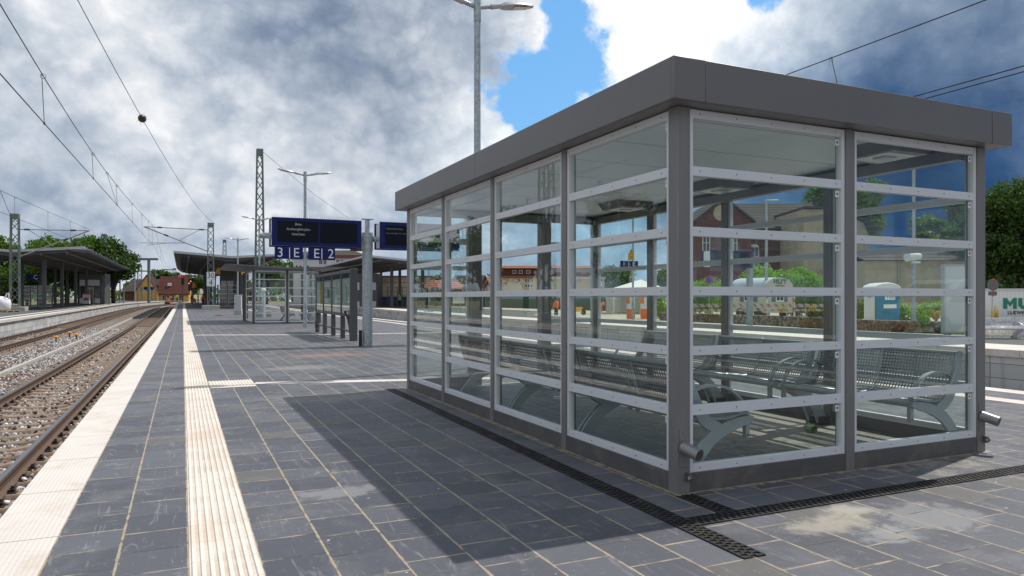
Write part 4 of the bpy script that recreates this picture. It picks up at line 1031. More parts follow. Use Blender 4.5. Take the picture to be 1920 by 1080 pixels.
for pth in ([(-.02, .22, 0), (-.03, .26, .35), (-.05, .40, .62), (-.1, .72, .86)], [(-.02, .16, 0), (-.02, .18, .45), (-.03, .24, .80)], [(0, TL - .2, 0), (-.05, TL - .05, .2), (-.02, TL + .1, .45)]):
    m_ = MB(); m_.tube(catmull3(pth) if False else pth, .055, 8); m_.build('cable_conduit', BLACK, tb)

# ---- small glass shelter with thin wing roof
RAIL2 = [(.05, .11), (.49, .545), (.92, .975), (1.36, 1.415), (1.79, 1.845), (2.22, 2.275), (2.64, 2.70)]
X0, X1, Y0, Y1 = 3.45, 6.75, 38.9, 44.9
ws = thing('wind_shelter', 'smaller glass wind shelter with thin wing roof farther along the platform', 'waiting shelter', (X0, Y0, 0))
W2, L2 = X1 - X0, Y1 - Y0
for x, y in ((0, 0), (W2 / 2, 0), (W2, 0), (0, L2 * .8), (W2, L2), (0, L2), (W2, L2 / 2)):
    m_ = MB(); m_.box(x - .055, y - .055, 0, x + .055, y + .055, 2.74); m_.build('post', COLUMN, ws, bevel=.006)
glazing(ws, 'x', 0, .056, W2 / 2 - .056, -1, RAIL2, False, .05, False, True, WHITE); glazing(ws, 'x', 0, W2 / 2 + .056, W2 - .056, -1, RAIL2, False, .05, False, True, WHITE)
glazing(ws, 'y', W2, .056, L2 / 2 - .056, 1, RAIL2, False, .05, False, True, WHITE); glazing(ws, 'y', 0, .056, L2 * .8 - .056, -1, RAIL2, False, .05, False, True, WHITE)
m_ = MB(); m_.prism([(-1.35, 2.98), (-1.05, 2.92), (W2 / 2, 2.76), (W2 + 1.0, 2.86), (W2 + 1.3, 2.93), (W2 / 2, 2.86)], 'y', -.9, L2 + .9); m_.build('wing_roof', CANOPY, ws)
GB3 = 'benches in the small glass shelter'
dup(bL, (5.35, 40.6, 0), R(-90), 'left one of two benches under the thin wing roof', GB3)
dup(bL, (6.35, 40.6, 0), R(90), 'right one of two benches under the thin wing roof', GB3)
u_, v_ = at(494, 49); vp = thing('ticket_pillar', 'white round topped ticket pillar behind the small glass shelter', 'ticket pillar', (u_, v_, 0))
m_ = MB(); m_.tube([(0, 0, 0), (0, 0, 1.75)], .13, 14); m_.build('body', CONTW, vp); m_ = MB(); m_.tube([(0, 0, 1.751), (0, 0, 1.80), (0, 0, 1.92), (0, 0, 1.99)], [.18, .19, .16, .06], 14); m_.build('cap', WHITE, vp)
u_, v_ = at(446.5, 54.5); sc_ = thing('switch_cabinet', 'pale grey switch cabinet standing alone on the platform', 'switch cabinet', (u_, v_, 0), VIEW + .2)
m_ = MB(); m_.box(-.26, -.22, 0, .26, .22, .36); m_.build('plinth', CONC, sc_); m_ = MB(); m_.box(-.25, -.21, .3605, .25, .21, 1.52); m_.build('body', CONTW, sc_, bevel=.01)
m_ = MB(); m_.box(-.28, -.24, 1.521, .28, .24, 1.56); m_.build('lid', CONTW, sc_); m_ = MB(); m_.box(-.23, -.216, .40, .23, -.2105, 1.48); d_ = m_.build('door', LUMG, sc_); m_ = MB(); m_.box(-.20, -.24, .8, -.17, -.2165, .95); m_.build('handle', BLACK, d_)
u_, v_ = at(406, 52); pl = MB(); pl.prism([(-.5, 0), (.5, 0), (.5, .10), (.3, .12)], 'y', -.12, .12); o = pl.build('wooden_board', WOOD, loc=(u_, v_, 0)); o.rotation_euler = (0, 0, VIEW); tag(o, 'wedge shaped piece of board lying on the bare platform', 'board')

# ================================================================== OVERHEAD LINE
def lattice_mast(label, loc, h, w0, w1, rz=0, block=None, group='lattice masts of the overhead line', n=None):
    t = thing('lattice_mast', label, 'lattice mast', loc, rz, group)
    def cn(z, i):
        w_ = lerp(w0, w1, z / h) / 2; return (w_ * (1, 1, -1, -1)[i] , w_ * (1, -1, -1, 1)[i], z)
    m_ = MB(); cw = w0 * .13
    for i in range(4): m_.bar(cn(0, i), cn(h, i), cw, cw)
    m_.build('corner_angles', MASTG, t)
    m_ = MB(); n = n or int(h / (w0 * 1.05))
    for k in range(n):
        z0, z1 = h * k / n, h * (k + 1) / n
        for i in range(4):
            a, c = (i, (i + 1) % 4) if k % 2 == 0 else ((i + 1) % 4, i)
            m_.bar(cn(z0, a), cn(z1, c), cw * .35, cw * .7)
    m_.build('lacing', MASTG, t)
    m_ = MB(); w_ = w1 / 2 + .02; m_.box(-w_, -w_, h - .45, w_, w_, h); m_.build('head_plate', MASTG, t)
    if block: m_ = MB(); m_.box(-block, -block, -.02, block, block, .42); m_.build('concrete_foot', CONC, t, bevel=.03)
    return t
def cantilever(t, base, reach, z0, z1, s, steady=True):
    """bracket from the mast towards the track: top tube, strut, registration arm (local coords, s = direction along x)"""
    m_ = MB(); x0 = s * base; x1 = s * reach
    m_.tube([(x0, 0, z1), (x1, 0, z1 + .1)], .045, 8); m_.tube([(x0, 0, z0), (x1, 0, z1 + .1)], .055, 8)
    m_.tube([(lerp(x0, x1, .12), 0, z1), (lerp(x0, x1, .46), 0, lerp(z0, z1, .46))], .030, 6)
    if steady: zc = lerp(z0, z1, .36); m_.tube([(lerp(x0, x1, .36), 0, zc), (lerp(x0, x1, 1.06), 0, zc - .12)], .035, 6); m_.tube([(lerp(x0, x1, .62), 0, zc - .05), (lerp(x0, x1, .95), 0, zc - .35)], .02, 6)
    o = m_.build('cantilever', TUBEA, t)
    m_ = MB()
    for a, c, f in (((x0, 0, z1), (x1, 0, z1 + .1), .72), ((x0, 0, z0), (x1, 0, z1 + .1), .62), ((x0, 0, z1), (x1, 0, z1 + .1), .06)):
        a, c = Vector(a), Vector(c); d = c - a; k = .45 / d.length
        m_.tube([a + d * (f + k * j / 6) for j in range(7)], [.05, .10, .06, .10, .06, .10, .05], 8)
    m_.build('insulator', INSUL, o)
M1 = lattice_mast('grey green lattice mast with the white 30 and 4 sign plates', (uat(395, 82.5), 82.5, gz(82)), 9.1, .62, .52, 0, .85)
cantilever(M1, .3, 6.3, 6.1, 8.35, -1)
for txt, z0 in (('30', 3.18), ('4', 2.42)):
    h_ = .74; tt = MB(); tt.box(-.40, -.40, z0, .40, -.36, z0 + h_ ); tt.build('sign_plate', WHITE, M1, bevel=.03)
    text(txt, .80, BLACK, 'sign_number', M1, (0, -.403, z0 + h_ * .5), ext=.002, sx=.9)
lattice_mast('tallest lattice mast rising behind the small glass shelter, tapering upward', (*at(487, 50), 0), 11.6, .66, .34, 0, .7)
lattice_mast('thin distant lattice mast above the middle canopy roof', (*at(421, 112), .2), 10.2, .62, .42)
M2 = lattice_mast('lattice mast at the left picture edge by the white bag', (*at(28, 66), .1), 8.9, .72, .58, 0, .9)
cantilever(M2, .35, 5.9, 5.0, 7.5, 1)
M3 = lattice_mast('lattice mast before the dark tree behind the left canopy', (*at(195, 128), .3), 12.4, .9, .7)
cantilever(M3, .4, 6.6, 3.6, 6.4, -1); 
lattice_mast('lattice mast on the left platform, seen mirrored in the third glass bay', (-14.5, 39.3, 0), 11.5, .85, .6, 0, .9)
for px, top, Z, lab in ((262, 497, 170, 'far lattice mast with pulley bracket left of the orange house'), (288, 505, 175, 'far lattice mast rising in front of the orange house'), (327, 503, 210, 'farthest lattice mast right of the orange house ridge')):
    m3 = lattice_mast(lab, (*at(px, Z), .6), zh(top, Z) - .6, 1.0, .8, n=9)
    mm = MB(); mm.box(-3.4, -.1, zh(top, Z) - 1.2, -.45, .1, zh(top, Z) - .9); mm.build('bracket', MASTG, m3)
Z_ = 150; tp = thing('portal_mast', 'green T shaped portal mast with long cross beam above the far platform', 'mast', (*at(279, Z_), .4), VIEW)
m_ = MB(); m_.box(-.22, -.2, 0, .22, .2, zh(488, Z_) - .4); m_.build('pole', MASTG, tp); m_ = MB(); hh = zh(488, Z_) - .4; m_.box(-9.5, -.2, hh, 1.9, .2, hh + .45); m_.build('cross_beam', MASTG, tp)
def far_pole(px, top, Z, lab, arm=0):
    t = thing('lamp_post', lab, 'lamp post', (*at(px, Z), gz(Z) * .9), VIEW, 'thin grey posts on the far left platform'); h = zh(top, Z) - gz(Z) * .9
    m_ = MB(); m_.tube([(0, 0, 0), (0, 0, h)], .12, 8); m_.build('pole', GALV, t)
    if arm: m_ = MB(); m_.box(0, -.1, h - .25, arm, .1, h - .05); m_.build('arm', LUMG, t)
far_pole(225, 513, 140, 'thin grey post at the far end of the left canopy'); far_pole(232, 533, 135, 'short grey post with side arm past the left canopy', 1.2); far_pole(253, 517, 160, 'thin grey post just left of the orange gable')

def overhead(label, pts_c, pts_m, drops):
    b0 = Vector(pts_c[0]); t = thing('overhead_line', label, 'overhead wire', tuple(b0), 0, 'overhead lines above the tracks')
    f = lambda P: [tuple(Vector(p) - b0) for p in P]
    m_ = MB(); m_.tube(f(pts_c), .0105, 6); m_.build('contact_wire', WIRE, t)
    m_ = MB(); m_.tube(f(pts_m), .0105, 6); m_.build('messenger_wire', WIRE, t)
    for (a, c) in drops:
        m_ = MB(); m_.tube(f([a, c]), .007, 5); a, c = f([a, c]); A, C = Vector(a), Vector(c)
        m_.tube([A + Vector((.02 + .05 * math.cos(k), .02, -.05 + .05 * math.sin(k))) for k in np.linspace(0, 6.28, 12)], .005, 4); m_.ell(C, (.02, .03, .035), 8, 5); m_.build('dropper', WIRE, t)
def cw(v): return (-2.55 + cx(v), v, 4.74 + (v - 13.6) * .0255)
def mw(v):     # messenger sags between supports
    return (-2.58 + cx(v), v, 5.80 + .0285 * (v - 13.6) + .00048 * (v - 13.6) * (v - 13.6) * (.5 if v < 82 else 0) - (0 if v > 13 else .0))
vsw = list(range(2, 84, 4)) + [82.5]
MWT = [(0, 6.15), (13.6, 5.86), (20, 5.80), (28, 5.90), (40, 6.35), (55, 7.1), (70, 7.9), (82.5, 8.60)]
def mws(v): return (-2.58 + cx(v), v, interp(v, MWT))
overhead('overhead line above the track next to the white platform edge', [cw(v) for v in vsw], [mws(v) for v in vsw], [(mws(v), cw(v + d)) for v, d in ((17.3, .1), (26.3, .0), (31.0, 4.5), (35.5, 0), (46, 0), (57, 0), (68, 0), (76, 0))])
def cw2(v): return (-7.75 + cx(v), v, 4.9 + (v - 20) * .020)
MW2 = [(20, 5.9), (40, 6.3), (60, 7.0), (79, 7.7)]
def mw2(v): return (-7.75 + cx(v), v, interp(v, MW2))
vs2 = [20, 30, 40, 50, 60, 70, 79]
overhead('overhead line reaching the lattice mast at the left picture edge', [cw2(v) for v in vs2], [mw2(v) for v in vs2], [(mw2(v), cw2(v)) for v in (44, 54, 64, 73)])
vs3 = [82.5, 100, 120, 140, 160, 190]
overhead('far overhead line running on past the middle canopy', [(-2.6 + cx(v), v, 6.5 - (v - 82) * .006 + gz(v) * .3) for v in vs3], [(-2.6 + cx(v), v, 8.6 - 1.0 * math.sin((v - 82.5) / 107.5 * math.pi) - (v - 82.5) * .012) for v in vs3], [((-2.6 + cx(v), v, 7.6), (-2.6 + cx(v), v, 6.4)) for v in (92, 105, 118)])
vs4 = [-6, 2, 8, 14, 22, 32, 45]
overhead('overhead line above the track on the right of the shelter', [(12.25 + .012 * v, v, 5.0) for v in vs4], [(11.85 + .02 * v, v, 6.15 + .0012 * (v - 8) ** 2 * .5) for v in vs4], [((12.0, 10.6, 6.16), (12.38, 10.6, 5.0)), ((12.3, 22, 6.27), (12.5, 22, 5.0))])
m_ = MB(); m_.tube([(12.9 + .02 * v, v, 5.12) for v in vs4], .0105, 6); tag(m_.build('overhead_wire', WIRE), 'lower single wire beside the right overhead line', 'overhead wire')
fd = thing('feeder_wire', 'single sagging wire with a round insulator from the 30 4 mast', 'overhead wire', (0, 0, 0))
def fw(s): return (-2.2 + 5.75 * s, 20 + 62.5 * s, 8.4 - 3.0 * s + 3.75 * s * s)
m_ = MB(); m_.tube([fw(s) for s in np.linspace(-.3, 1, 18)], .011, 6); m_.build('wire', WIRE, fd)
m_ = MB(); c_ = Vector(fw(.166)); d_ = (Vector(fw(.18)) - Vector(fw(.15))).normalized()
m_.tube([c_ + d_ * x for x in (-.22, -.18, -.08, .02, .12, .2, .24)], [.03, .09, .135, .15, .13, .08, .03], 12)
for k in range(10):
    a = k * .628; m_.tube([c_ + Vector((.13 * math.cos(a), 0, .13 * math.sin(a))), c_ + Vector((.24 * math.cos(a), .05, .24 * math.sin(a)))], .004, 3)
m_.build('insulator', INSUL, fd)
for (x0, y0, Z0), (x1, y1, Z1), lab in (((493, 285, 50), (655, 410, 75), 'thin wire running down from the tall lattice mast top'), ((0, 357, 40), (30, 420, 73), 'thin wire at the left picture edge meeting the mast'), ((425, 450, 112), (480, 500, 140), 'thin wire from the distant mast over the middle canopy')):
    a = (*at(x0, Z0), zh(y0, Z0)); c = (*at(x1, Z1), zh(y1, Z1)); m_ = MB(); m_.tube([a, [lerp(a[i], c[i], .5) - (.25 if i == 2 else 0) for i in range(3)], c], .014, 5); tag(m_.build('overhead_wire', WIRE), lab, 'overhead wire')

# ================================================================== PLATFORM CANOPIES
def canopy(label, uL, uR, v0, v1, ze, zm, cols, step=3.0):
    um = (uL(v0) + uR(v0)) / 2; t = thing('platform_canopy', label, 'platform canopy', (um, v0, 0), 0, 'butterfly roofed platform canopies')
    vs = [v0 + (v1 - v0) * k / 10 for k in range(11)]
    b = MB(); vv = []; fs = []
    for v in vs:
        l, r = uL(v) - um, uR(v) - um; m_ = (l + r) / 2; g = gz(v); y = v - v0
        vv += [(l, y, ze + g), (l, y, ze + .13 + g), (m_, y, zm + .32 + g), (r, y, ze + .13 + g), (r, y, ze + g), (m_, y, zm + g)]
    for i in range(10): fs += [(6 * i + j, 6 * i + (j + 1) % 6, 6 * i + 6 + (j + 1) % 6, 6 * i + 6 + j) for j in range(6)]
    fs += [tuple(range(6)), tuple(range(60, 66))[::-1]]
    b.add(vv, fs); b.build('roof', CANOPY, t)
    b = MB(); P = [(vv[6 * i + 1][0] , vv[6 * i + 1][1], vv[6 * i + 1][2]) for i in range(11)]; Q = [vv[6 * i + 3] for i in range(11)]
    for S, sg in ((P, -1), (Q, 1)):
        for a, c in zip(S, S[1:]): b.bar((a[0] + sg * .06, a[1], a[2] - .05), (c[0] + sg * .06, c[1], c[2] - .05), .12, .22)
    for y, idx in ((-.061, 0), (v1 - v0 + .061, 60)):
        a, c, e = vv[idx + 1], vv[idx + 2], vv[idx + 3]
        b.bar((a[0], y, a[2] - .06), (c[0], y, c[2] - .12), .12, .24); b.bar((c[0], y, c[2] - .12), (e[0], y, e[2] - .06), .12, .24)
    b.build('edge_trim', CANEDGE, t)
    v = v0 + .6
    while v < v1:
        l, r = uL(v) - um, uR(v) - um; g = gz(v); m_ = (l + r) / 2
        b = MB(); b.prism([(l + .5, ze - .19 + g), (m_, zm - .26 + g), (r - .5, ze - .19 + g), (r - .5, ze + .02 + g), (m_, zm + .01 + g), (l + .5, ze + .02 + g)], 'y', v - v0 - .06, v - v0 + .06); b.build('roof_beam', CANOPY, t)
        v += step
    for f in (.12, .30, .70, .88):
        b = MB()
        S = [(lerp(vv[6 * i][0], vv[6 * i + 4][0], f), vv[6 * i][1], lerp(ze, zm, min(f, 1 - f) * 2) + gz(vs[i]) - .30) for i in range(11)]
        for a, c in zip(S, S[1:]): b.bar(a, c, .14, .16)
        b.build('purlin', CANOPY, t)
    for k, (fu, v) in enumerate(cols):
        x = lerp(uL(v), uR(v), fu) - um; g = gz(v); zt = lerp(ze, zm, min(fu, 1 - fu) * 2) + g - .2
        b = MB(); b.box(x - .17, v - v0 - .17, g, x + .17, v - v0 + .17, zt); b.box(x - .42, v - v0 - .25, zt - .12, x + .42, v - v0 + .25, zt + .1); b.build('column', COLUMN, t)
    return t
canopy('wide grey canopy over the middle platform behind the 30 4 mast', lambda v: -.75 + cx(v), lambda v: 10.9 + cx(v), 86.5, 160, 6.1, 5.55, [(f, v) for v in (92, 104, 116, 128, 140, 152) for f in (.36, .62)])
canopy('grey canopy over the left platform in front of the trees', lambda v: -9.0 + cx(v), lambda v: -21 + cx(v), 83.5, 160, 6.15, 5.5, [(f, v) for v in (88, 100, 112, 124, 136, 148) for f in (.33, .66)])
canopy('grey canopy over the right platform below the white station building', lambda v: uf(v) - .3, lambda v: uf(v) + 12.5, 84, 150, 6.05, 5.4, [(f, v) for v in (90, 102, 114, 126, 138) for f in (.34, .66)])
# glass wind screens, lift houses and signs below the canopies
def screens(label, px0, px1, Z, zb, h, nbay, group):
    (a, va), (c, vc) = at(px0, Z), at(px1, Z); W_ = math.hypot(c - a, vc - va)
    t = thing('wind_screen', label, 'wind screen', (a, va, zb), VIEW, group); rr = [(.05 + k * (h - .1) / 5, .11 + k * (h - .1) / 5) for k in range(6)]
    for k in range(nbay):
        glazing(t, 'x', 0, k * W_ / nbay + .05, (k + 1) * W_ / nbay - .05, -1, rr, False, .06, False, True)
    m_ = MB()
    for k in range(nbay + 1): m_.box(k * W_ / nbay - .049, -.05, 0, k * W_ / nbay + .049, .06, h + .05)
    m_.build('post', COLUMN, t)
GW = 'glass wind screens under the canopies'
screens('glass wind screen of four bays under the left canopy', 43, 98, 92, .2, 2.7, 4, GW)
screens('glass wind screen under the middle canopy right of the 30 4 mast', 408, 445, 93, .2, 2.8, 2, GW)
Z_ = 112; th_ = thing('lift_house', 'lift house with pale panels and glazed door under the left canopy', 'lift house', (*at(148, Z_), .28), VIEW + .25); W_ = 3.6
m_ = MB(); m_.box(0, 0, 0, W_, 3, 4.9); m_.build('body', COLUMN, th_)
for x0, x1, z0, z1, mm in ((.12, 1.0, 3.0, 3.9, CONTW), (1.15, 2.9, 3.0, 3.9, CONTW), (.12, .75, 1.15, 2.85, PANE), (.12, .75, .25, 1.05, CONTW), (2.2, 2.95, 1.15, 2.85, PANE), (2.2, 2.95, .25, 1.05, CONTW)):
    m_ = MB(); m_.box(x0, -.03, z0, x1, -.002, z1); m_.build('wall_panel', mm, th_)
m_ = MB(); m_.box(.85, -.06, 0, 2.1, -.002, 2.75); d_ = m_.build('door_frame', RENDERB, th_); m_ = MB(); m_.box(1.0, -.065, .1, 1.42, -.061, 2.4); m_.box(1.52, -.065, .1, 1.95, -.061, 2.4); m_.build('door_glass', PANE, d_)
m_ = MB(); m_.box(3.05, -.04, .1, 3.55, -.002, 4.6); m_.build('glass', PANE, th_)
Z_ = 100; th_ = thing('lift_house', 'dark lift shaft with pale upper panels under the middle canopy', 'lift house', (*at(412, Z_), .22), VIEW)
m_ = MB(); m_.box(0, 0, 0, 3.4, 3, 5.2); m_.build('body', COLUMN, th_); m_ = MB(); m_.box(.2, -.03, 2.75, .9, -.002, 3.5); m_.box(1.0, -.03, 2.75, 1.9, -.002, 3.5); m_.box(2.0, -.03, 2.75, 2.6, -.002, 3.5); m_.build('wall_panel', CONTW, th_)
Z_ = 96; th_ = thing('lift_house', 'glazed lift house under the right canopy behind the display post', 'lift house', (*at(664, Z_), 0), VIEW)
m_ = MB(); m_.box(0, 0, 0, 3.1, 3, 4.6); m_.build('body', COLUMN, th_)
for x0, x1 in ((.15, .7), (2.1, 2.9)): m_ = MB(); m_.box(x0, -.03, 2.4, x1, -.002, 3.4); m_.box(x0, -.03, .2, x1, -.002, .9); m_.build('wall_panel', CONTW, th_)
track_sign('blue letter C sign under the left canopy', 78, 98, 93, zh(529, 87), zh(519, 87), [('C', .72, 1.0, 1)], None, at(80, 88)[0], at(80, 88)[0] + 1.3)
track_sign('blue sign behind the 30 4 mast', 384, 405, 86, zh(522.5, 81), zh(514.5, 81), [('2', .2, 1.0, 1), ('E', .75, 1.0, 1)], None, uat(384.5, 87), uat(405, 87))
track_sign('blue letter D sign beside the small glass shelter', 463, 472, 46, zh(545.5, 42), zh(536, 42), [('D', .45, 1.0, 1)], None, uat(463.5, 46.2), uat(474, 46.2))
sg = track_sign('blue sign reading 1 E on the far right platform lamp', 1162, 1194, 36, zh(500.5, 42.7), zh(489, 42.7), [('1', .18, 1.0, 1), ('|', .46, 0, 0), ('E', .74, 1.0, 1)], None, uat(1161.5, 36.1), uat(1194, 36.1))
warn_sign('yellow warning sign above the blue 1 E sign', (*at(1183.5, 42.9), zh(488, 42.9)), VIEW, .95)
warn_sign('yellow warning sign on the middle canopy column', (*at(409, 84), zh(514, 84)), VIEW, 1.2)
warn_sign('yellow warning sign at the top left of the small glass shelter', (*at(456, 46), zh(515, 46)), VIEW, .55)
u_, v_ = at(198, 128); dsp = thing('departure_display', 'distant dark display with two yellow triangles past the left canopy', 'departure display', (u_, v_, zh(539, 128)), VIEW)
m_ = MB(); m_.box(-1.2, -.3, 0, 1.2, .3, .85); m_.build('casing', BLUE, dsp)
for x in (-.55, .55): m_ = MB(); m_.prism([(x - .42, .86), (x + .42, .86), (x, 1.5)], 'y', -.05, .05); m_.build('warning_triangle', YEL, dsp)
u_, v_ = at(279, 152); dsp = thing('departure_display', 'distant small blue display with two yellow triangles before the orange house', 'departure display', (u_, v_, zh(543, 152)), VIEW)
m_ = MB(); m_.box(-.95, -.3, 0, .95, .3, .55); m_.build('casing', BLUE, dsp)
for x in (-.45, .45): m_ = MB(); m_.prism([(x - .28, .56), (x + .28, .56), (x, 1.1)], 'y', -.05, .05); m_.build('warning_triangle', YEL, dsp)
# signal
Z_ = 108; sgn = thing('railway_signal', 'black railway signal with two orange lamps and a service cage', 'signal', (*at(360, Z_), gz(112)), VIEW); h0 = zh(545, Z_) - gz(112); h1 = zh(523, Z_) - gz(112)
m_ = MB(); m_.box(-.5, -.15, h0, .0, .15, h1); m_.build('signal_head', BLACK, sgn)
for x, z in ((-.12, .80), (-.36, .62)): m_ = MB(); m_.ell((x, -.17, lerp(h0, h1, z)), (.09, .05, .09)); m_.build('lamp', glow('signal_lamp', (1, .42, .10), 1.6), sgn)
m_ = MB(); m_.box(.02, -.4, h0 - .6, 1.3, .4, h0 - .5)
for x in (.05, .45, .85, 1.25): m_.bar((x, -.38, h0 - .5), (x, -.38, h0 + .5), .05, .05)
m_.box(.02, -.41, h0 + .5, 1.3, -.37, h0 + .56); m_.build('service_cage', COLUMN, sgn)
m_ = MB(); m_.tube([(.1, 0, 0), (.1, 0, h0)], .09, 8); m_.tube([(.9, 0, 0), (.9, 0, h0 - .6)], .09, 8); m_.build('pole', COLUMN, sgn)
Z_ = 150; s2 = thing('railway_signal', 'distant slim signal with one red lamp left of the middle canopy', 'signal', (*at(343, Z_), .3), VIEW)
m_ = MB(); m_.box(-.25, -.2, zh(534, Z_) - .3, .25, .2, zh(516, Z_) - .3); m_.build('signal_head', BLACK, s2); m_ = MB(); m_.tube([(0, 0, 0), (0, 0, zh(534, Z_) - .3)], .1, 8); m_.build('pole', COLUMN, s2); m_ = MB(); m_.ell((0, -.22, zh(519.5, Z_) - .3), (.13, .05, .13)); m_.build('lamp', glow('signal_red', (1, .02, .02), 1.2), s2)

# ---- left platform goods
u_, v_ = at(4, 62); bg_ = thing('big_bag', 'white woven bulk bag at the left picture edge', 'bulk bag', (u_, v_, .13 + gz(v_)), VIEW)
m_ = MB(); m_.tube([(0, 0, 0), (0, 0, .15), (0, 0, .55), (0, 0, .95), (.03, 0, 1.12), (.05, 0, 1.18)], [.52, .62, .66, .60, .40, .15], 18); m_.build('bag_body', BAGW, bg_, ang=80)
m_ = MB(); m_.tube([(.30, -.1, 1.05), (.48, -.1, 1.45), (.58, -.08, 1.50), (.62, -.05, 1.35), (.55, 0, 1.0)], .06, 6); m_.build('lifting_loop', BAGW, bg_)
pb = MB()
for k in range(5): pb.box(-1.0 + k * .42, -.9, .10, -.68 + k * .42, .9, .125)
for k in (-.85, -.08, .7): pb.box(-1.0, k, 0, 1.0, k + .14, .0995)
o = pb.build('pallet', WOOD, loc=(u_, v_, gz(v_) + .001)); o.rotation_euler = (0, 0, VIEW); tag(o, 'wooden pallet beneath the white bulk bag', 'pallet')
u_, v_ = at(162, 104); bn = thing('banner', 'white banner with a red top stripe under the left canopy', 'banner', (u_, v_, gz(v_)), VIEW)
m_ = MB(); m_.box(-.5, -.1, .2, .5, .1, 1.55); m_.build('board', CONTW, bn); m_ = MB(); m_.box(-.5, -.11, 1.551, .5, .11, 1.72); m_.build('top_stripe', RED, bn); m_ = MB(); m_.box(-.35, -.105, .7, .35, -.101, 1.1); m_.build('red_mark', STRIPER, bn); m_ = MB(); m_.box(-.6, -.3, 0, .6, .3, .19); m_.build('foot', CAST, bn)

# ================================================================== PEOPLE (track workers)
def person(label, loc, rz, pose='stand', vest=ORANGE, helmet=None, trousers=ORANGE, scale=1.0):
    J = {'pelvis': (0, 0, .93), 'belly': (0, .01, 1.08), 'chest': (0, .0, 1.30), 'neck': (0, .01, 1.47), 'head': (0, .03, 1.58), 'crown': (0, .02, 1.70)}
    for s, n in ((-1, 'l'), (1, 'r')):
        J |= {n + 'sh': (s * .19, 0, 1.40), n + 'el': (s * .25, .03, 1.12), n + 'wr': (s * .25, .16, .90), n + 'ha': (s * .25, .20, .81), n + 'hip': (s * .095, 0, .88), n + 'kn': (s * .11, .03, .49), n + 'an': (s * .12, -.01, .09), n + 'to': (s * .13, .15, .04)}
    def bend(a, names, piv):
        for k in names:
            p = Vector(J[k]) - piv; J[k] = tuple(Matrix.Rotation(-a, 3, 'X') @ p + piv)
    up = ['belly', 'chest', 'neck', 'head', 'crown'] + [n + k for n in 'lr' for k in ('sh', 'el', 'wr', 'ha')]
    if pose == 'bend':
        bend(R(72), up, Vector((0, 0, .93)))
        for n in 'lr':
            sh = Vector(J[n + 'sh']); J[n + 'el'] = tuple(sh + Vector((0, .05, -.27))); J[n + 'wr'] = tuple(sh + Vector((0, .10, -.50))); J[n + 'ha'] = tuple(sh + Vector((0, .12, -.59)))
    if pose == 'kneel':
        for k in list(J): J[k] = (J[k][0], J[k][1], J[k][2] - .42)
        bend(R(35), up, Vector((0, 0, .51)))
        J['lkn'] = (-.12, .40, .48); J['lan'] = (-.12, .34, .08); J['lto'] = (-.12, .50, .04); J['rkn'] = (.12, .12, .08); J['ran'] = (.12, -.30, .08); J['rto'] = (.12, -.42, .05)
    if pose == 'walk':
        J['lkn'] = (-.10, .22, .50); J['lan'] = (-.10, .24, .10); J['lto'] = (-.10, .40, .06); J['rkn'] = (.10, -.05, .48); J['ran'] = (.10, -.36, .15); J['rto'] = (.10, -.24, .05)
    E_ = [('pelvis', 'belly'), ('belly', 'chest'), ('chest', 'neck'), ('neck', 'head'), ('head', 'crown')]
    for n in 'lr': E_ += [('chest', n + 'sh'), (n + 'sh', n + 'el'), (n + 'el', n + 'wr'), (n + 'wr', n + 'ha'), ('pelvis', n + 'hip'), (n + 'hip', n + 'kn'), (n + 'kn', n + 'an'), (n + 'an', n + 'to')]
    RAD = {'pelvis': (.15, .12), 'belly': (.145, .115), 'chest': (.165, .125), 'neck': (.06, .06), 'head': (.085, .10), 'crown': (.065, .075), 'sh': .075, 'el': .052, 'wr': .04, 'ha': .045, 'hip': .095, 'kn': .068, 'an': .05, 'to': .045}
    names = list(J); me = bpy.data.meshes.new('person'); me.from_pydata([J[k] for k in names], [(names.index(a), names.index(c)) for a, c in E_], [])
    tmp = bpy.data.objects.new('person', me); COL.objects.link(tmp)
    sk = tmp.modifiers.new('skin', 'SKIN'); sd = tmp.modifiers.new('sub', 'SUBSURF'); sd.levels = 1; sd.render_levels = 1
    for k, sv in zip(names, me.skin_vertices[0].data):
        r = RAD.get(k) or RAD[k[1:]]; sv.radius = r if isinstance(r, tuple) else (r, r); sv.use_root = k == 'pelvis'
    bpy.context.view_layer.update()
    body = bpy.data.meshes.new_from_object(tmp.evaluated_get(bpy.context.evaluated_depsgraph_get())); bpy.data.objects.remove(tmp)
    body.materials.clear()
    for mm in (vest, trousers, SKIN, CAST): body.materials.append(mm)
    segs = [(Vector(J[a]), Vector(J[c]), a, c) for a, c in E_]
    def mi(a, c):
        if c in ('head', 'crown') or c[1:] == 'ha': return 2
        if c[1:] == 'to': return 3
        if c[1:] in ('hip', 'kn', 'an'): return 1
        return 0
    for p in body.polygons:
        ce = p.center; best = 9; bi = 0
        for A, B_, a, c in segs:
            d = B_ - A; tt = max(0, min(1, (ce - A).dot(d) / d.length_squared)); ds = (A + d * tt - ce).length
            if ds < best: best = ds; bi = mi(a, c)
        p.material_index = bi
    body.shade_smooth()
    o = bpy.data.objects.new('person', body); COL.objects.link(o); o.location = loc; o.rotation_euler = (0, 0, rz); o.scale = (scale,) * 3
    tag(o, label, 'person', 'track workers in hi-vis clothing')
    hd, cr = Vector(J['head']), Vector(J['crown']); ax = (cr - hd).normalized(); m_ = MB()
    m_.tube([hd + ax * k for k in (.03, .05, .05, .11, .15, .165)], [.12, .135, .108, .10, .065, .02], 12)
    m_.build('helmet' , helmet or WHITE, o)
    return o
def ppl(px, Z, py=None):
    u, v = at(px, Z); return (u, v, gz(v) if py is None else zh(py, Z))
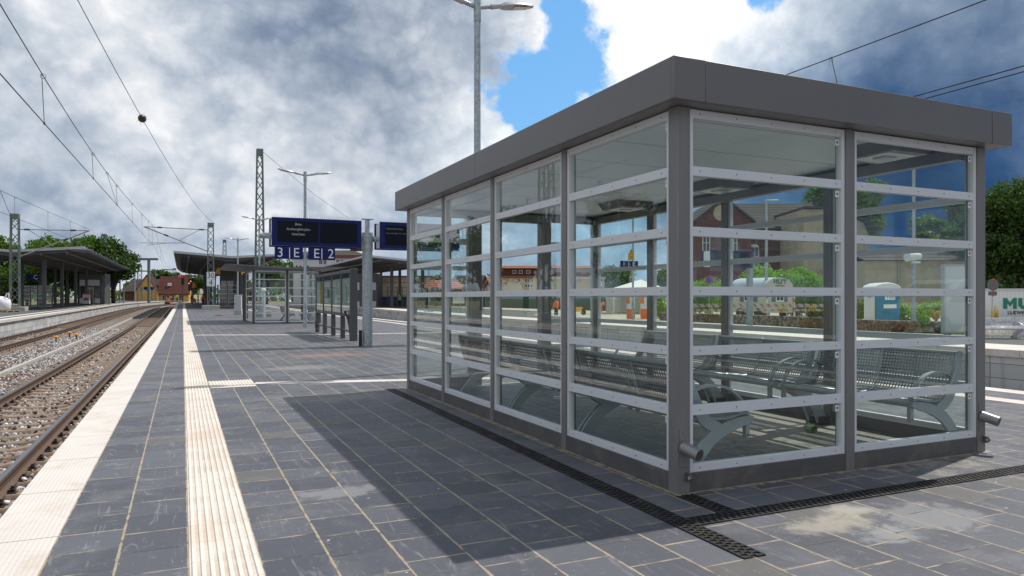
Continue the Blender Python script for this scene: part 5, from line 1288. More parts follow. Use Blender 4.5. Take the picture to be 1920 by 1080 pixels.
person('worker in orange vest and yellow helmet standing beside the far platform edge', ppl(359, 132), 1.2, 'stand', ORANGE, YEL, MESHFAB)
person('worker in orange kneeling on the platform left of the 30 4 mast', ppl(366, 118), .8, 'kneel', ORANGE, WHITE, MESHFAB)
person('worker in orange standing under the middle canopy by the mast foot', ppl(380, 112), -1.0, 'stand', ORANGE, CAST, MESHFAB)
person('worker in orange leaning forward right beside the mast foot', ppl(384.5, 116), 1.4, 'bend', ORANGE, ORANGE, ORANGE, .9)
person('worker in orange standing up in the signal cage', (*at(365, 107.2), zh(545, 107.2) - .45), 2.8, 'stand', ORANGE, CAST, MESHFAB)
person('worker in orange trousers before the orange house', ppl(315, 165), .4, 'walk', MESHFAB, CAST, ORANGE)
person('worker bending in orange before the orange house doors', ppl(324, 170), 1.2, 'bend', ORANGE, ORANGE, MESHFAB)
person('worker in yellow green vest at the right corner of the orange house', ppl(332, 165), 0, 'stand', HIVIS, CAST, MESHFAB)
person('worker in bright orange bent double, seen through the fourth glass bay', ppl(1112, 50.5, 602.5), -1.75, 'bend', ORANGE, ORANGE, ORANGE, 1.1)
person('worker in orange standing on the right platform, seen through the third glass bay', ppl(1043, 56, 600.5), .3, 'stand', ORANGE, CAST, MESHFAB)
person('worker in yellow green vest under the right canopy', ppl(749, 100, 576), .3, 'stand', HIVIS, WHITE, MESHFAB)

# ================================================================== BUILDINGS
def window(par, x0, z0, x1, z1, y, mull=1, bars=0, arch=False):
    m_ = MB(); f = .07; m_.box(x0, y - .05, z0, x1, y - .004, z0 + f); m_.box(x0, y - .05, z1 - f, x1, y - .004, z1); m_.box(x0, y - .05, z0 + f + .001, x0 + f, y - .004, z1 - f - .001); m_.box(x1 - f, y - .05, z0 + f + .001, x1, y - .004, z1 - f - .001)
    for k in range(mull): xm_ = lerp(x0, x1, (k + 1) / (mull + 1)); m_.box(xm_ - .03, y - .045, z0 + f + .001, xm_ + .03, y - .006, z1 - f - .001)
    for k in range(bars): zm_ = lerp(z0, z1, (k + 1) / (bars + 1)); m_.box(x0 + f + .001, y - .042, zm_ - .025, x1 - f - .001, y - .008, zm_ + .025)
    if arch: m_.prism([(lerp(x0, x1, k / 8), z1 + .001 + .25 * (1 - ((k - 4) / 4) ** 2)) for k in range(9)], 'y', y - .05, y - .004)
    w_ = m_.build('window', WINF, par); m_ = MB(); m_.box(x0 + f, y - .02, z0 + f, x1 - f, y - .003, z1 - f); m_.build('pane', PANE, w_)
def gable(par, x0, x1, y0, y1, hw, hr, rmat, axis='x', ov=.4, th=.18, wallmat=None, wn='wall', off=.0):
    m_ = MB()
    if axis == 'x':
        ym = (y0 + y1) / 2; m_.prism([(y0, 0), (y1, 0), (y1, hw), (ym, hr), (y0, hw)], 'x', x0, x1)
    else:
        xm_ = (x0 + x1) / 2; m_.prism([(x0, 0), (x1, 0), (x1, hw), (xm_, hr), (x0, hw)], 'y', y0, y1)
    wl = m_.build(wn, wallmat, par, ang=20); m_ = MB()
    if axis == 'x':
        ym = (y0 + y1) / 2; s = (hr - hw) / (ym - y0); a = ov * s
        m_.prism([(y0 - ov, hw - a + .02), (ym, hr + .02), (y1 + ov, hw - a + .02), (y1 + ov, hw - a + th), (ym, hr + th), (y0 - ov, hw - a + th)], 'x', x0 - ov, x1 + ov)
    else:
        xm_ = (x0 + x1) / 2; s = (hr - hw) / (xm_ - x0); a = ov * s
        m_.prism([(x0 - ov, hw - a + .02), (xm_, hr + .02), (x1 + ov, hw - a + .02), (x1 + ov, hw - a + th), (xm_, hr + th), (x0 - ov, hw - a + th)], 'y', y0 - ov, y1 + ov)
    return m_.build('roof', rmat, par, ang=20)
def bld(name, label, px, Z, zb=0.0, rz=0.0, cat='house'):
    u, v = at(px, Z); return thing(name, label, cat, (u, v, zb), VIEW + rz)
def wm(px, Z): return px * Z / F_PX
# orange house at the end of the tracks
Z_ = 185; h = bld('ochre_house', 'ochre yellow house with big maroon roof where the tracks end', 252, Z_, .3, .30)
gable(h, 0, 5.6, 0, 9, 2.5, 6.9, ROOFM, 'y', .3, .25, RENDERY); rf = gable(h, 5.61, 12.6, 1.0, 8.5, 2.3, 6.6, ROOFM, 'x', .35, .25, RENDERY)
m_ = MB(); m_.prism([(7.4, 4.3), (8.3, 4.3), (8.3, 5.1), (7.4, 5.1)], 'y', 2.2, 2.55); m_.build('skylight', WINF, rf)
for x in (1.3, 2.5, 3.7): window(h, x, 2.7, x + .7, 4.0, 0)
for x in (6.3, 8.2, 10.3): window(h, x, .5, x + 1.0, 1.9, 1.0)
Z_ = 190; h = bld('red_roof_house', 'low house with grey roof left of the orange gable', 234, Z_, .3); gable(h, 0, 9, 0, 8, 3.0, 6.0, ROOFG, 'x', .4, .2, BRICK)
Z_ = 240; h = bld('red_roof_house', 'small red roofed house far right of the orange house', 326, Z_, 1.0); gable(h, 0, 6, 0, 8, 4.5, 8.0, ROOFR, 'x', .4, .2, RENDERB)
# white station building
Z_ = 150; h = bld('station_building', 'white station building with dark red cornices behind the right canopy', 550, Z_, 0, 0, 'station'); 
m_ = MB(); m_.box(0, 0, 0, wm(130, Z_), 12, zh(484, Z_)); m_.build('wall', RENDERW, h)
m_ = MB(); m_.box(-.5, -.5, zh(484, Z_) + .001, wm(130, Z_) + .5, 12.5, zh(478, Z_)); m_.build('cornice', CORNICE, h)
m_ = MB(); m_.box(-.15, -.15, zh(502, Z_), wm(130, Z_) + .15, -.002, zh(500.5, Z_)); m_.build('string_course', CORNICE, h)
m_ = MB(); w_ = wm(130, Z_); z0, z1 = zh(478, Z_) + .001, zh(467, Z_); m_.add([(-.4, -.4, z0), (w_ + .4, -.4, z0), (w_ + .4, 12.4, z0), (-.4, 12.4, z0), (3, 4, z1), (w_ - 3, 4, z1), (w_ - 3, 8, z1), (3, 8, z1)], [(0, 1, 5, 4), (1, 2, 6, 5), (2, 3, 7, 6), (3, 0, 4, 7), (4, 5, 6, 7), (3, 2, 1, 0)]); rf = m_.build('roof', ROOFG, h, ang=10)
m_ = MB(); m_.box(w_ - 3.6, 4.5, z1 + .01, w_ - 1.0, 7, z1 + 3.2); m_.build('chimney', BRICK, rf)
for px in (48, 56, 80, 88, 104, 112): window(h, wm(px, Z_), zh(496, Z_), wm(px, Z_) + .75, zh(486.5, Z_), 0, 1)
for px in (4, 11, 18, 25): window(h, wm(px, Z_), zh(502, Z_), wm(px, Z_) + .5, zh(497, Z_), 0, 0)
Z_ = 128; h = bld('pale_brick_shed', 'pale brick goods shed behind the blue barrier of the right platform', 712, Z_, 0, 0, 'shed'); m_ = MB(); m_.box(0, 0, 0, 9, 8, zh(519, Z_)); m_.build('wall', BRICKC, h)
m_ = MB(); m_.box(-.3, -.3, zh(519, Z_) + .001, 9.3, 8.3, zh(517, Z_)); m_.build('roof', CORNICE, h); m_ = MB(); m_.box(0, -.06, zh(530, Z_), 9, -.002, zh(529, Z_)); m_.build('string_course', CORNICE, h)
Z_ = 104; bb = thing('site_barrier', 'long bright blue barrier panel under the right canopy', 'barrier', (*at(716, Z_), .05), VIEW); m_ = MB(); m_.box(0, -.04, .95, wm(46, Z_), .04, 1.5); m_.build('panel', pm("barrier_blue", (.02, .07, .33), .5), bb); m_ = MB(); m_.box(.0, -.03, 0, wm(46, Z_), .03, .949); m_.build('mesh_base', COLUMN, bb)
Z_ = 98; rl = thing('railing', 'dark railing with vertical bars at the right end of the right canopy', 'railing', (*at(727, Z_), .0), VIEW); m_ = MB(); W_ = wm(36, Z_)
for k in range(5): m_.box(k * W_ / 4 - .05, -.05, 0, k * W_ / 4 + .05, .05, 2.9)
for z in (1.0, 1.6, 2.2, 2.8): m_.box(0, -.03, z, W_, .03, z + .06)
m_.build('bars', COLUMN, rl)
# long red roofed building and houses seen through the glass
Z_ = 135; h = bld('brick_apartments', 'long building with red roof, brick storey and cream ground floor', 941, Z_, 0, 0, 'building'); w_ = wm(168, Z_)
m_ = MB(); m_.box(0, 0, 0, w_, 10, zh(520.5, Z_)); m_.build('ground_floor', RENDERB, h); m_ = MB(); m_.box(-.02, .6, zh(520.5, Z_) + .001, w_, 9.4, zh(503, Z_)); m_.build('upper_floor', BRICK, h)
m_ = MB(); m_.prism([(-.6, zh(520.3, Z_)), (.6, zh(516, Z_)), (.6, zh(520.3, Z_))], 'x', 0, w_); m_.build('lean_roof', ROOFR, h)
m_ = MB(); m_.prism([(.0, zh(503, Z_) + .01), (10, zh(503, Z_) + .01), (6.5, zh(496.5, Z_)), (3.5, zh(496.5, Z_))], 'x', -.3, w_ + .3); m_.build('roof', ROOFR, h, ang=15)
for px in (20, 32, 46, 70, 92, 110, 130, 150): window(h, wm(px, Z_), zh(513, Z_), wm(px, Z_) + .7, zh(506.5, Z_), .6, 0)
for px in (17, 29, 43, 48, 53, 80, 92, 118, 130, 142): window(h, wm(px, Z_), zh(529.5, Z_), wm(px, Z_) + .6, zh(522.5, Z_), 0, 1)
for px in (43, 48, 53, 118, 130): window(h, wm(px, Z_), zh(539, Z_), wm(px, Z_) + .5, zh(533, Z_), 0, 0)
Z_ = 125; h = bld('cream_house', 'cream house with steep red roof in the second glass bay', 897, Z_, 0, .5); gable(h, 0, 5, 0, 6, zh(530, Z_), zh(519.5, Z_), ROOFR, 'x', .4, .2, RENDERC); window(h, 2.4, 1.6, 3.4, 2.8, 0)
Z_ = 120; h = bld('grey_roof_house', 'brick house with big grey roof in the second glass bay', 846, Z_, 0, -.2); gable(h, 0, 4.6, 0, 7, zh(535, Z_), zh(517.5, Z_), ROOFG, 'x', .4, .2, BRICK)
Z_ = 118; h = bld('red_roof_house', 'low red roofed house in the first glass bay', 800, Z_, 0, 0); gable(h, 0, 5.5, 0, 7, zh(541, Z_), zh(527, Z_), ROOFR, 'x', .4, .2, BRICK)
# bus shelter roof
Z_ = 92; bs = thing('bus_shelter', 'flat grey bus shelter roof on columns behind the green fence', 'bus shelter', (*at(1030, Z_), 0), VIEW); W_ = wm(106, Z_)
m_ = MB(); m_.box(0, 0, zh(522, Z_), W_, 3, zh(519, Z_)); m_.build('roof', LUMG, bs)
for px in (12, 36, 56, 78, 102): m_ = MB(); m_.box(wm(px, Z_) - .12, .5, 0, wm(px, Z_) + .12, .8, zh(522.2, Z_)); m_.build('column', LUMG, bs)
# brick house
Z_ = 76; h = bld('brick_house', 'dark red brick house with round gable window and grey roof', 1298, Z_, 0); w_ = wm(208, Z_); we = wm(102, Z_)
gable(h, 0, we, -1.5, 9, zh(417, Z_), zh(377, Z_), ROOFG, 'y', .35, .25, BRICK, 'gable_wall'); gable(h, we + .01, w_ + 2.4, .2, 8.5, zh(428, Z_), zh(376, Z_), ROOFG, 'x', .35, .25, BRICK)
m_ = MB(); m_.prism(circ(.85, 20, wm(47, Z_), zh(402, Z_)), 'y', -1.56, -1.503); m_.build('round_window', RENDERC, h)
for px in (12, 62): window(h, wm(px, Z_), zh(474, Z_), wm(px + 14, Z_), zh(441, Z_), -1.5, 1, 1)
window(h, wm(110, Z_), zh(500, Z_), wm(126, Z_), zh(462, Z_), .2, 1, 1, True)
m_ = MB(); m_.box(we + .02, .12, zh(468, Z_), w_ + 2.4, .198, zh(466, Z_)); m_.build('string_course', COLUMN, h); m_ = MB(); m_.prism([(wm(162, Z_), zh(382, Z_)), (wm(165, Z_), zh(382, Z_)), (wm(172, Z_), zh(426, Z_)), (wm(169, Z_), zh(426, Z_))], 'y', .0, .1); 
# cream barn
Z_ = 70; h = bld('cream_barn', 'tall stained cream rendered barn right of the brick house', 1507, Z_, 0, 0, 'barn'); w_ = wm(122, Z_)
m_ = MB(); m_.prism([(0, 0), (w_, 0), (w_, zh(442, Z_)), (w_ - .5, zh(418, Z_)), (w_ - 3, zh(392, Z_)), (0, zh(392, Z_))], 'y', 0, 9); m_.build('wall', RENDERC, h)
m_ = MB(); m_.prism([(w_ + 1.0, zh(432, Z_)), (w_ - 3, zh(391, Z_)), (0, zh(391, Z_)), (0, zh(387, Z_)), (w_ - 3, zh(387, Z_)), (w_ + 1.2, zh(430, Z_))], 'y', -.4, 9.4); m_.build('roof', ROOFG, h)
window(h, wm(98, Z_), zh(540, Z_), wm(111, Z_), zh(513, Z_), 0, 3); m_ = MB(); m_.tube([(w_ - .4, -.08, 0), (w_ - .4, -.08, zh(440, Z_))], .06, 8); m_.build('downpipe', GALV, h)
Z_ = 62; h = bld('low_barn', 'long low cream wall building with dark roof behind the toilet cabin', 1622, Z_, 0, 0, 'barn'); w_ = wm(190, Z_)
m_ = MB(); m_.box(0, 0, 0, w_, 7, zh(489, Z_)); m_.build('wall', RENDERC, h); m_ = MB(); m_.prism([(-.4, zh(488.5, Z_)), (4, zh(464, Z_)), (7.4, zh(488.5, Z_)), (4, zh(468, Z_))], 'x', -.2, w_ + .2); m_.build('roof', ROOFG, h, ang=15)
m_ = MB(); m_.tube([(wm(62, Z_), -.08, 0), (wm(62, Z_), -.08, zh(490, Z_))], .05, 8); m_.build('downpipe', GALV, h)
Z_ = 150; h = bld('red_roof_house', 'distant red roof peeping over the low barn', 1755, Z_, 0); gable(h, 0, 9, 0, 8, zh(453, Z_), zh(437, Z_), ROOFM, 'x', .4, .2, BRICK)

# ================================================================== RIGHT SIDE SITE OBJECTS
def block_mut(par, x, z, h, y):
    """heavy slab letters M U T, lower left corner at x, z; they stand 3 mm proud of the wall at y"""
    w_ = h * 1.25; g = h * .16; s = h * .36
    shapes = [[[(0, 0), (s, 0), (s, h * .52), (w_ / 2, h * .20), (w_ - s, h * .52), (w_ - s, 0), (w_, 0), (w_, h), (w_ - s * .9, h), (w_ / 2, h * .58), (s * .9, h), (0, h)]],
              [[(0, h), (0, h * .28), (h * .28, 0), (w_ - h * .28, 0), (w_, h * .28), (w_, h), (w_ - s, h), (w_ - s, h * .36), (w_ - s - h * .08, h * .28), (s + h * .08, h * .28), (s, h * .36), (s, h)]],
              [[(w_ / 2 - s / 2, 0), (w_ / 2 + s / 2, 0), (w_ / 2 + s / 2, h * .70), (w_, h * .70), (w_, h), (0, h), (0, h * .70), (w_ / 2 - s / 2, h * .70)]]]
    for k, polys in enumerate(shapes):
        for P in polys:
            m_ = MB(); m_.prism([(x + k * (w_ + g) + a, z + c) for a, c in P], 'y', y - .006, y - .003); m_.build('lettering', LOGOG, par)
c0, s0 = at(1438, 46)
wg = thing('site_wagon', 'beige round roofed site wagon with a green MUT sign', 'site wagon', (c0, s0, .0), VIEW + R(30)); ww, wl_ = 2.45, 2.9; zt_ = zh(536, 46)
m_ = MB(); m_.box(0, 0, .35, ww, wl_, zt_ - .05); m_.build('body', WAGON, wg)
arc = [(ww / 2 + (ww / 2 + .06) * math.cos(a), zt_ - .05 + .62 * math.sin(a)) for a in np.linspace(0, math.pi, 15)]
m_ = MB(); m_.prism(arc, 'y', .06, wl_ + .15); m_.build('barrel_roof', WAGROOF, wg, ang=50); m_ = MB(); m_.prism([(ww / 2 + (ww / 2 + .04) * math.cos(a), zt_ - .05 + .60 * math.sin(a)) for a in np.linspace(0, math.pi, 15)], 'y', .0, .059); m_.build('end_panel', WAGON, wg)
block_mut(wg, ww / 2 - .62, zt_ + .13, .31, 0); text('LUDWIGSLUST', .13, LOGOB, 'lettering', wg, (ww / 2, -.004, zt_ + .02), ext=.003)
def wwin(x0, x1, z0, z1, side):
    m_ = MB()
    if side: m_.box(-.05, x0, z0, -.002, x1, z1); w_ = m_.build('window', WINF, wg); m_ = MB(); xm_ = (x0 + x1) / 2; m_.box(-.055, x0 + .08, z0 + .1, -.0505, xm_ - .03, z1 - .06); m_.box(-.055, xm_ + .03, z0 + .1, -.0505, x1 - .08, z1 - .06); m_.build('pane', PANE, w_)
    else: m_.box(x0, -.05, z0, x1, -.002, z1); w_ = m_.build('window', WINF, wg); m_ = MB(); xm_ = (x0 + x1) / 2; m_.box(x0 + .08, -.055, z0 + .1, xm_ - .03, -.0505, z1 - .06); m_.box(xm_ + .03, -.055, z0 + .1, x1 - .08, -.0505, z1 - .06); m_.build('pane', PANE, w_)
    for a, c in ((x0 - .34, x0 - .02), (x1 + .02, x1 + .34)):
        m_ = MB(); m_.box(*((-.05, a, z0, -.002, c, z1) if side else (a, -.05, z0, c, -.002, z1))); m_.build('shutter', SHUT, wg)
wwin(.78, 1.55, zh(566, 46), zh(552, 46), False); wwin(1.1, 1.85, zh(566, 46), zh(552, 46), True); 
for x, y in ((-.06, -.06), (ww + .06, -.06)):
    m_ = MB(); m_.cyl((x, y, .1), (x, y, zt_ - .2), .05, n=8); m_.build('corner_marker', BARRIER, wg)
for y in (.7, wl_ - .7):
    m_ = MB(); m_.cyl((-.05, y, .32), (.1, y, .32), .32, n=16); m_.cyl((ww - .1, y, .32), (ww + .05, y, .32), .32, n=16); m_.build('wheel', BLACK, wg)
u_, v_ = at(1643, 37); tc = thing('toilet_cabin', 'blue and white portable toilet with rounded white roof', 'portable toilet', (u_, v_, -.05), VIEW + R(2)); D = 1.25; ht = zh(541, 37) + .02
m_ = MB(); m_.box(0, 0, .1, D, D, ht); m_.build('body', TEAL, tc, bevel=.03); m_ = MB(); m_.box(-.05, -.05, 0, D + .05, D + .05, .0995); m_.build('base', CAST, tc)
m_ = MB(); m_.box(-.03, .12, .14, -.002, D - .1, ht - .05); d_ = m_.build('door', CABW, tc, bevel=.008)
for z in (.5, .56, .62, .68): m_ = MB(); m_.box(.28, -.02, z, .95, -.002, z + .025); m_.build('louvre', TEAL, tc)
m_ = MB(); prof = [(-.06, 0), (-.06, .10), (.05, .20), (.30, .30), (.61, .34), (.92, .30), (1.17, .20), (1.28, .10), (1.28, 0)]; m_.prism([(x, ht + .001 + z) for x, z in prof], 'y', -.06, D + .06); m_.build('roof', CABW, tc, bevel=.05)
m_ = MB(); m_.box(.45, -.0065, ht - .55, .98, -.0021, ht - .04); m_.build('sticker', WHITE, tc)
for z in (ht - .17, ht - .40): text('TOI', .24, LOGOB, 'lettering', tc, (.715, -.008, z), ext=.001)
for z in (ht - .17, ht - .40): text('TOI', .24, LOGOB, 'lettering', tc, (-.034, D * .52, z), (90, 0, -90), ext=.001)
m_ = MB(); m_.box(.38, -.0065, ht - .98, 1.05, -.0021, ht - .78); m_.build('sticker', WHITE, tc)
Z_ = 50; ct = thing('site_container', 'white corrugated container with large green MUT lettering', 'container', (*at(1844, Z_), -.75), VIEW); W_ = 6.0; hc = zh(541, Z_) + .75
zz_ = []; k = 0
while k * .14 < W_: zz_ += [(k * .14, 0 if k % 2 == 0 else .04), (k * .14 + .11, 0 if k % 2 == 0 else .04)]; k += 1
m_ = MB(); m_.prism(zz_ + [(W_, 2.4), (0, 2.4)], 'z', .12, hc - .16); m_.build('corrugated_wall', CONTW, ct, ang=20)
m_ = MB(); m_.box(-.02, -.03, hc - .159, W_ + .02, 2.43, hc); m_.box(-.02, -.03, 0, W_ + .02, 2.43, .119); m_.build('frame_rail', LUMG, ct)
block_mut(ct, wm(1881 - 1844, Z_), zh(579, Z_) + .75, .75, -.006); text('LUDWIGSLUST', .33, LOGOB, 'lettering', ct, (wm(1889 - 1844, Z_), -.012, zh(586.5, Z_) + .75), align='LEFT', ext=.004, sx=1.15, bold=.006)
Z_ = 37; sp = thing('round_sign', 'grey back of a round traffic sign before the white container', 'traffic sign', (*at(1860, Z_), -.4), VIEW)
m_ = MB(); m_.tube([(0, 0, 0), (.03, 0, zh(523, Z_) + .4)], .03, 8); m_.build('pole', GALV, sp); m_ = MB(); hz = zh(534, Z_) + .4; m_.prism(circ(.30, 24, .02, hz), 'y', -.055, -.035); m_.build('disc', COLUMN, sp); m_ = MB(); m_.box(-.22, -.055, hz - .55, .22, -.035, hz - .34); m_.build('small_plate', COLUMN, sp)
for zc in (hz + .29, hz - .32, hz - .56): m_ = MB(); m_.box(-.05, -.07, zc - .03, .07, -.056, zc + .03); m_.build('red_clip', RED, sp)
Z_ = 50; sp = thing('round_sign', 'round blue no stopping sign with red cross before the brick house', 'traffic sign', (*at(1330, Z_), 0), VIEW); hz = zh(525, Z_)
m_ = MB(); m_.tube([(0, 0, 0), (0, 0, hz + .3)], .03, 8); m_.build('pole', GALV, sp); m_ = MB(); m_.prism(circ(.29, 24, 0, hz), 'y', -.06, -.04); m_.build('red_rim', RED, sp); m_ = MB(); m_.prism(circ(.225, 24, 0, hz), 'y', -.066, -.061); m_.build('blue_disc', pm('sign_mid_blue', (.02, .08, .42), .4), sp)
m_ = MB(); m_.bar((-.17, -.069, hz - .17), (.17, -.069, hz + .17), .004, .055, up=(0, 1, 0)); m_.bar((-.17, -.075, hz + .17), (.17, -.075, hz - .17), .004, .055, up=(0, 1, 0)); m_.build('red_cross', RED, sp)
Z_ = 46.5; sl = thing('street_light', 'tall thin street light with flat head before the brick house', 'street light', (*at(1437, Z_), 0), VIEW); h_ = zh(377, Z_); m_ = MB(); m_.tube([(0, 0, 0), (0, 0, h_)], [.11, .07], 10); m_.build('pole', GALV, sl); m_ = MB(); m_.box(-.05, -.15, h_, .75, .15, h_ + .08); m_.build('lamp_head', LUMG, sl, bevel=.02)
spk = thing('loudspeaker', 'white horn loudspeaker on the lamp pole right of the toilet cabin', 'loudspeaker', (*at(1711, 27.2), zh(481, 27.2)), VIEW); m_ = MB(); m_.tube([(.30, 0, 0), (.15, 0, 0), (-.18, -.05, -.01), (-.24, -.06, -.01)], [.11, .14, .17, .19], 14); m_.build('horn', CABW, spk); m_ = MB(); m_.box(-.02, -.04, -.25, .28, .06, -.17); m_.build('bracket', CABW, spk)
# gabion wall, barrier, fence, tent, posts
gw = MB(); pts = [(at(1236, 43)), (at(1450, 34.5)), (at(1600, 28.8)), (at(1830, 26.0))]; hs = [.42, .44, .42, .40]
for (a, ha), (c, hc2) in zip(zip(pts, hs), zip(pts[1:], hs[1:])):
    gw.add([(a[0], a[1], -.05), (c[0], c[1], -.05), (c[0], c[1], hc2), (a[0], a[1], ha), (a[0] + .6, a[1] + .6, -.05), (c[0] + .6, c[1] + .6, -.05), (c[0] + .6, c[1] + .6, hc2), (a[0] + .6, a[1] + .6, ha)], [(0, 1, 2, 3), (7, 6, 5, 4), (3, 2, 6, 7), (0, 3, 7, 4), (1, 5, 6, 2)])
gwall = gw.build('gabion_wall', GABION); tag(gwall, 'low stone filled gabion wall at the back of the right platform', 'wall')
Z_ = 41; bf = thing('barrier_fence', 'pale red and white barrier boards along the gabion wall', 'barrier', (*at(1300, Z_), .05), VIEW); W_ = wm(246, Z_)
m_ = MB(); m_.box(0, -.02, .72, W_, .02, .92); m_.build('upper_board', NETTING, bf); m_ = MB(); m_.box(0, -.02, .50, W_, .02, .62); m_.build('lower_board', NETTING, bf); m_ = MB()
for k in range(8): m_.box(k * W_ / 7 - .03, .021, 0, k * W_ / 7 + .03, .06, .95)
m_.build('post', GALV, bf)
gf = MB(); P = [at(1246, 66), at(1130, 74), at(1020, 84), at(900, 98), at(766, 116)]
for a, c in zip(P, P[1:]): gf.bar((*a, 1.0), (*c, 1.0), .06, 2.1)
o = gf.build('green_fence', GREENF); tag(o, 'dark green fabric covered site fence across the yard', 'fence')
for k, (px, Z) in enumerate(((780, 62), (802, 64), (872, 60), (900, 62), (1140, 58))):
    pass
Z_ = 62; tn = thing('marquee', 'white marquee tent roof behind the orange white boxes', 'tent', (*at(1150, Z_), 0), VIEW); W_ = wm(104, Z_); ze_, zr_ = zh(543, Z_), zh(523, Z_)
m_ = MB(); m_.add([(0, 0, ze_), (W_, 0, ze_), (W_, 5, ze_), (0, 5, ze_), (W_ * .56, 1.8, zr_), (W_ * .60, 3.2, zr_)], [(0, 1, 4), (1, 2, 5, 4), (2, 3, 5), (3, 0, 4, 5), (3, 2, 1, 0)]); m_.build('roof', TENT, tn, ang=5)
for x, y in ((.05, .05), (W_ - .05, .05), (.05, 4.95), (W_ - .05, 4.95)): m_ = MB(); m_.box(x - .05, y - .05, 0, x + .05, y + .05, ze_ - .002); m_.build('pole', WHITE, tn)
m_ = MB(); m_.box(0, 4.9, 0, W_, 4.93, ze_ - .003); m_.build('back_wall', TENT, tn)
for px, lab in ((1177, 'left orange and white site box below the 1 E sign'), (1203, 'right orange and white site box below the 1 E sign')):
    Z_ = 45; ob = thing('site_box', lab, 'site box', (*at(px, Z_), 0), VIEW, 'orange and white site boxes'); m_ = MB(); m_.box(0, 0, 0, .45, .45, .62); m_.box(0, 0, .95, .14, .45, 1.35); m_.build('orange_body', ORANGE, ob); m_ = MB(); m_.box(.0, 0, .6205, .45, .45, .9495); m_.box(.1405, 0, .95, .45, .45, 1.35); m_.build('white_body', CABW, ob)
Z_ = 62; nb = thing('notice_board', 'pale notice board on two posts with a yellow corner in the yard', 'notice board', (*at(849, Z_), 0), VIEW); m_ = MB(); m_.box(0, -.03, .85, 1.0, .03, 1.42); m_.build('board', POSTERG, nb); m_ = MB(); m_.box(.12, -.035, 1.15, .3, -.031, 1.36); m_.build('yellow_sheet', POSTERY, nb)
for x in (.1, .62): m_ = MB(); m_.tube([(x, .06, 0), (x, .06, 1.45)], .03, 6); m_.build('post', GALV, nb)
for px, top, Z, lab in ((804, 500, 66, 'thin grey post in the yard seen in the first glass bay'), (905, 540, 66, 'thin grey post in the yard seen in the second glass bay'), (1141, 540, 60, 'leaning thin post in the yard left of the site boxes')):
    t = thing('yard_post', lab, 'post', (*at(px, Z), 0), VIEW); m_ = MB(); m_.tube([(0, 0, .06), (.1 if px == 1141 else 0, 0, zh(top, Z))], .05, 8); m_.build('pole', GALV, t); m_ = MB(); m_.box(-.4, -.25, 0, .4, .25, .12); m_.build('foot', CONC, t)
ch = thing('wheelbarrow', 'yellow wheelbarrow standing in the yard by the bent worker', 'wheelbarrow', (*at(1082, 56), 0), VIEW); m_ = MB(); m_.add([(-.45, -.3, .65), (.45, -.3, .60), (.45, .3, .60), (-.45, .3, .65), (-.25, -.2, .3), (.25, -.2, .3), (.25, .2, .3), (-.25, .2, .3)], [(0, 1, 5, 4), (1, 2, 6, 5), (2, 3, 7, 6), (3, 0, 4, 7), (4, 5, 6, 7)]); m_.build('tray', YEL, ch); m_ = MB(); m_.cyl((.5, -.04, .2), (.5, .04, .2), .2, n=14); m_.build('wheel', BLACK, ch); m_ = MB(); m_.tube([(.5, -.1, .2), (-.3, -.22, .32), (-.9, -.25, .55)], .02, 6); m_.tube([(.5, .1, .2), (-.3, .22, .32), (-.9, .25, .55)], .02, 6); m_.tube([(-.3, -.2, .3), (-.35, -.22, 0)], .02, 6); m_.tube([(-.3, .2, .3), (-.35, .22, 0)], .02, 6); m_.build('handles', GALV, ch)
Z_ = 25.2; wp = thing('info_panel', 'tall white info panel with spikes on top behind the right glass pane', 'info panel', (*at(1767, Z_), 0), VIEW); hh = zh(496, Z_)
m_ = MB(); m_.box(.05, -.08, .12, 1.15, .08, hh - .05); m_.build('board', CONTW, wp); m_ = MB(); m_.box(0, -.1, .05, .049, .1, hh); m_.box(1.151, -.1, .05, 1.2, .1, hh); m_.box(.0495, -.1, hh - .049, 1.1505, .1, hh); m_.box(.0495, -.1, .05, 1.1505, .1, .119); m_.build('frame', LUMG, wp); m_ = MB()
for k in range(22): m_.tube([(.05 + k * .05, 0, hh), (.06 + k * .05, -.03, hh + .11)], .004, 3)
m_.build('bird_spikes', STEEL, wp); m_ = MB(); m_.box(.1, -.1, -.02, .25, .1, .0495); m_.box(.95, -.1, -.02, 1.1, .1, .0495); m_.build('foot', COLUMN, wp)
GB4 = 'film wrapped benches on the far right platform'
def m_film(t):
    df = t.n('ShaderNodeBsdfDiffuse'); df.inputs[0].default_value = (.62, .62, .66, 1); tr = t.n('ShaderNodeBsdfTransparent'); gl = t.n('ShaderNodeBsdfGlossy'); gl.inputs['Roughness'].default_value = .25
    n_ = t.noise(t.obj(), 7, 6, .7, 1.5); m1 = t.n('ShaderNodeMixShader'); m1.inputs[0].default_value = .25; t.t.links.new(df.outputs[0], m1.inputs[1]); t.t.links.new(gl.outputs[0], m1.inputs[2])
    m2 = t.n('ShaderNodeMixShader'); t.put(m2.inputs[0], t.m('MULTIPLY_ADD', t.sstep(n_, .4, .65), .45, .28)); t.t.links.new(tr.outputs[0], m2.inputs[1]); t.t.links.new(m1.outputs[0], m2.inputs[2]); t.out(m2.outputs[0])
FILM = mat('packing_film', m_film)
for px, lab in ((1868, 'film wrapped bench on the far platform right of the shelter, its back toward us'), (1959, 'film wrapped bench on the far platform cut by the right picture edge')):
    b4 = dup(bL, (*at(px, 22.8), 0), VIEW + R(180), lab, GB4); b4.scale = (1.05, 1, .78)
    m_ = MB(); m_.prism([(-.38, .02), (.24, .02), (.30, .42), (.26, .48), (-.15, .52), (-.27, .85), (-.34, .85), (-.36, .5)], 'x', -.74, .74); m_.build('film_wrap', FILM, b4)
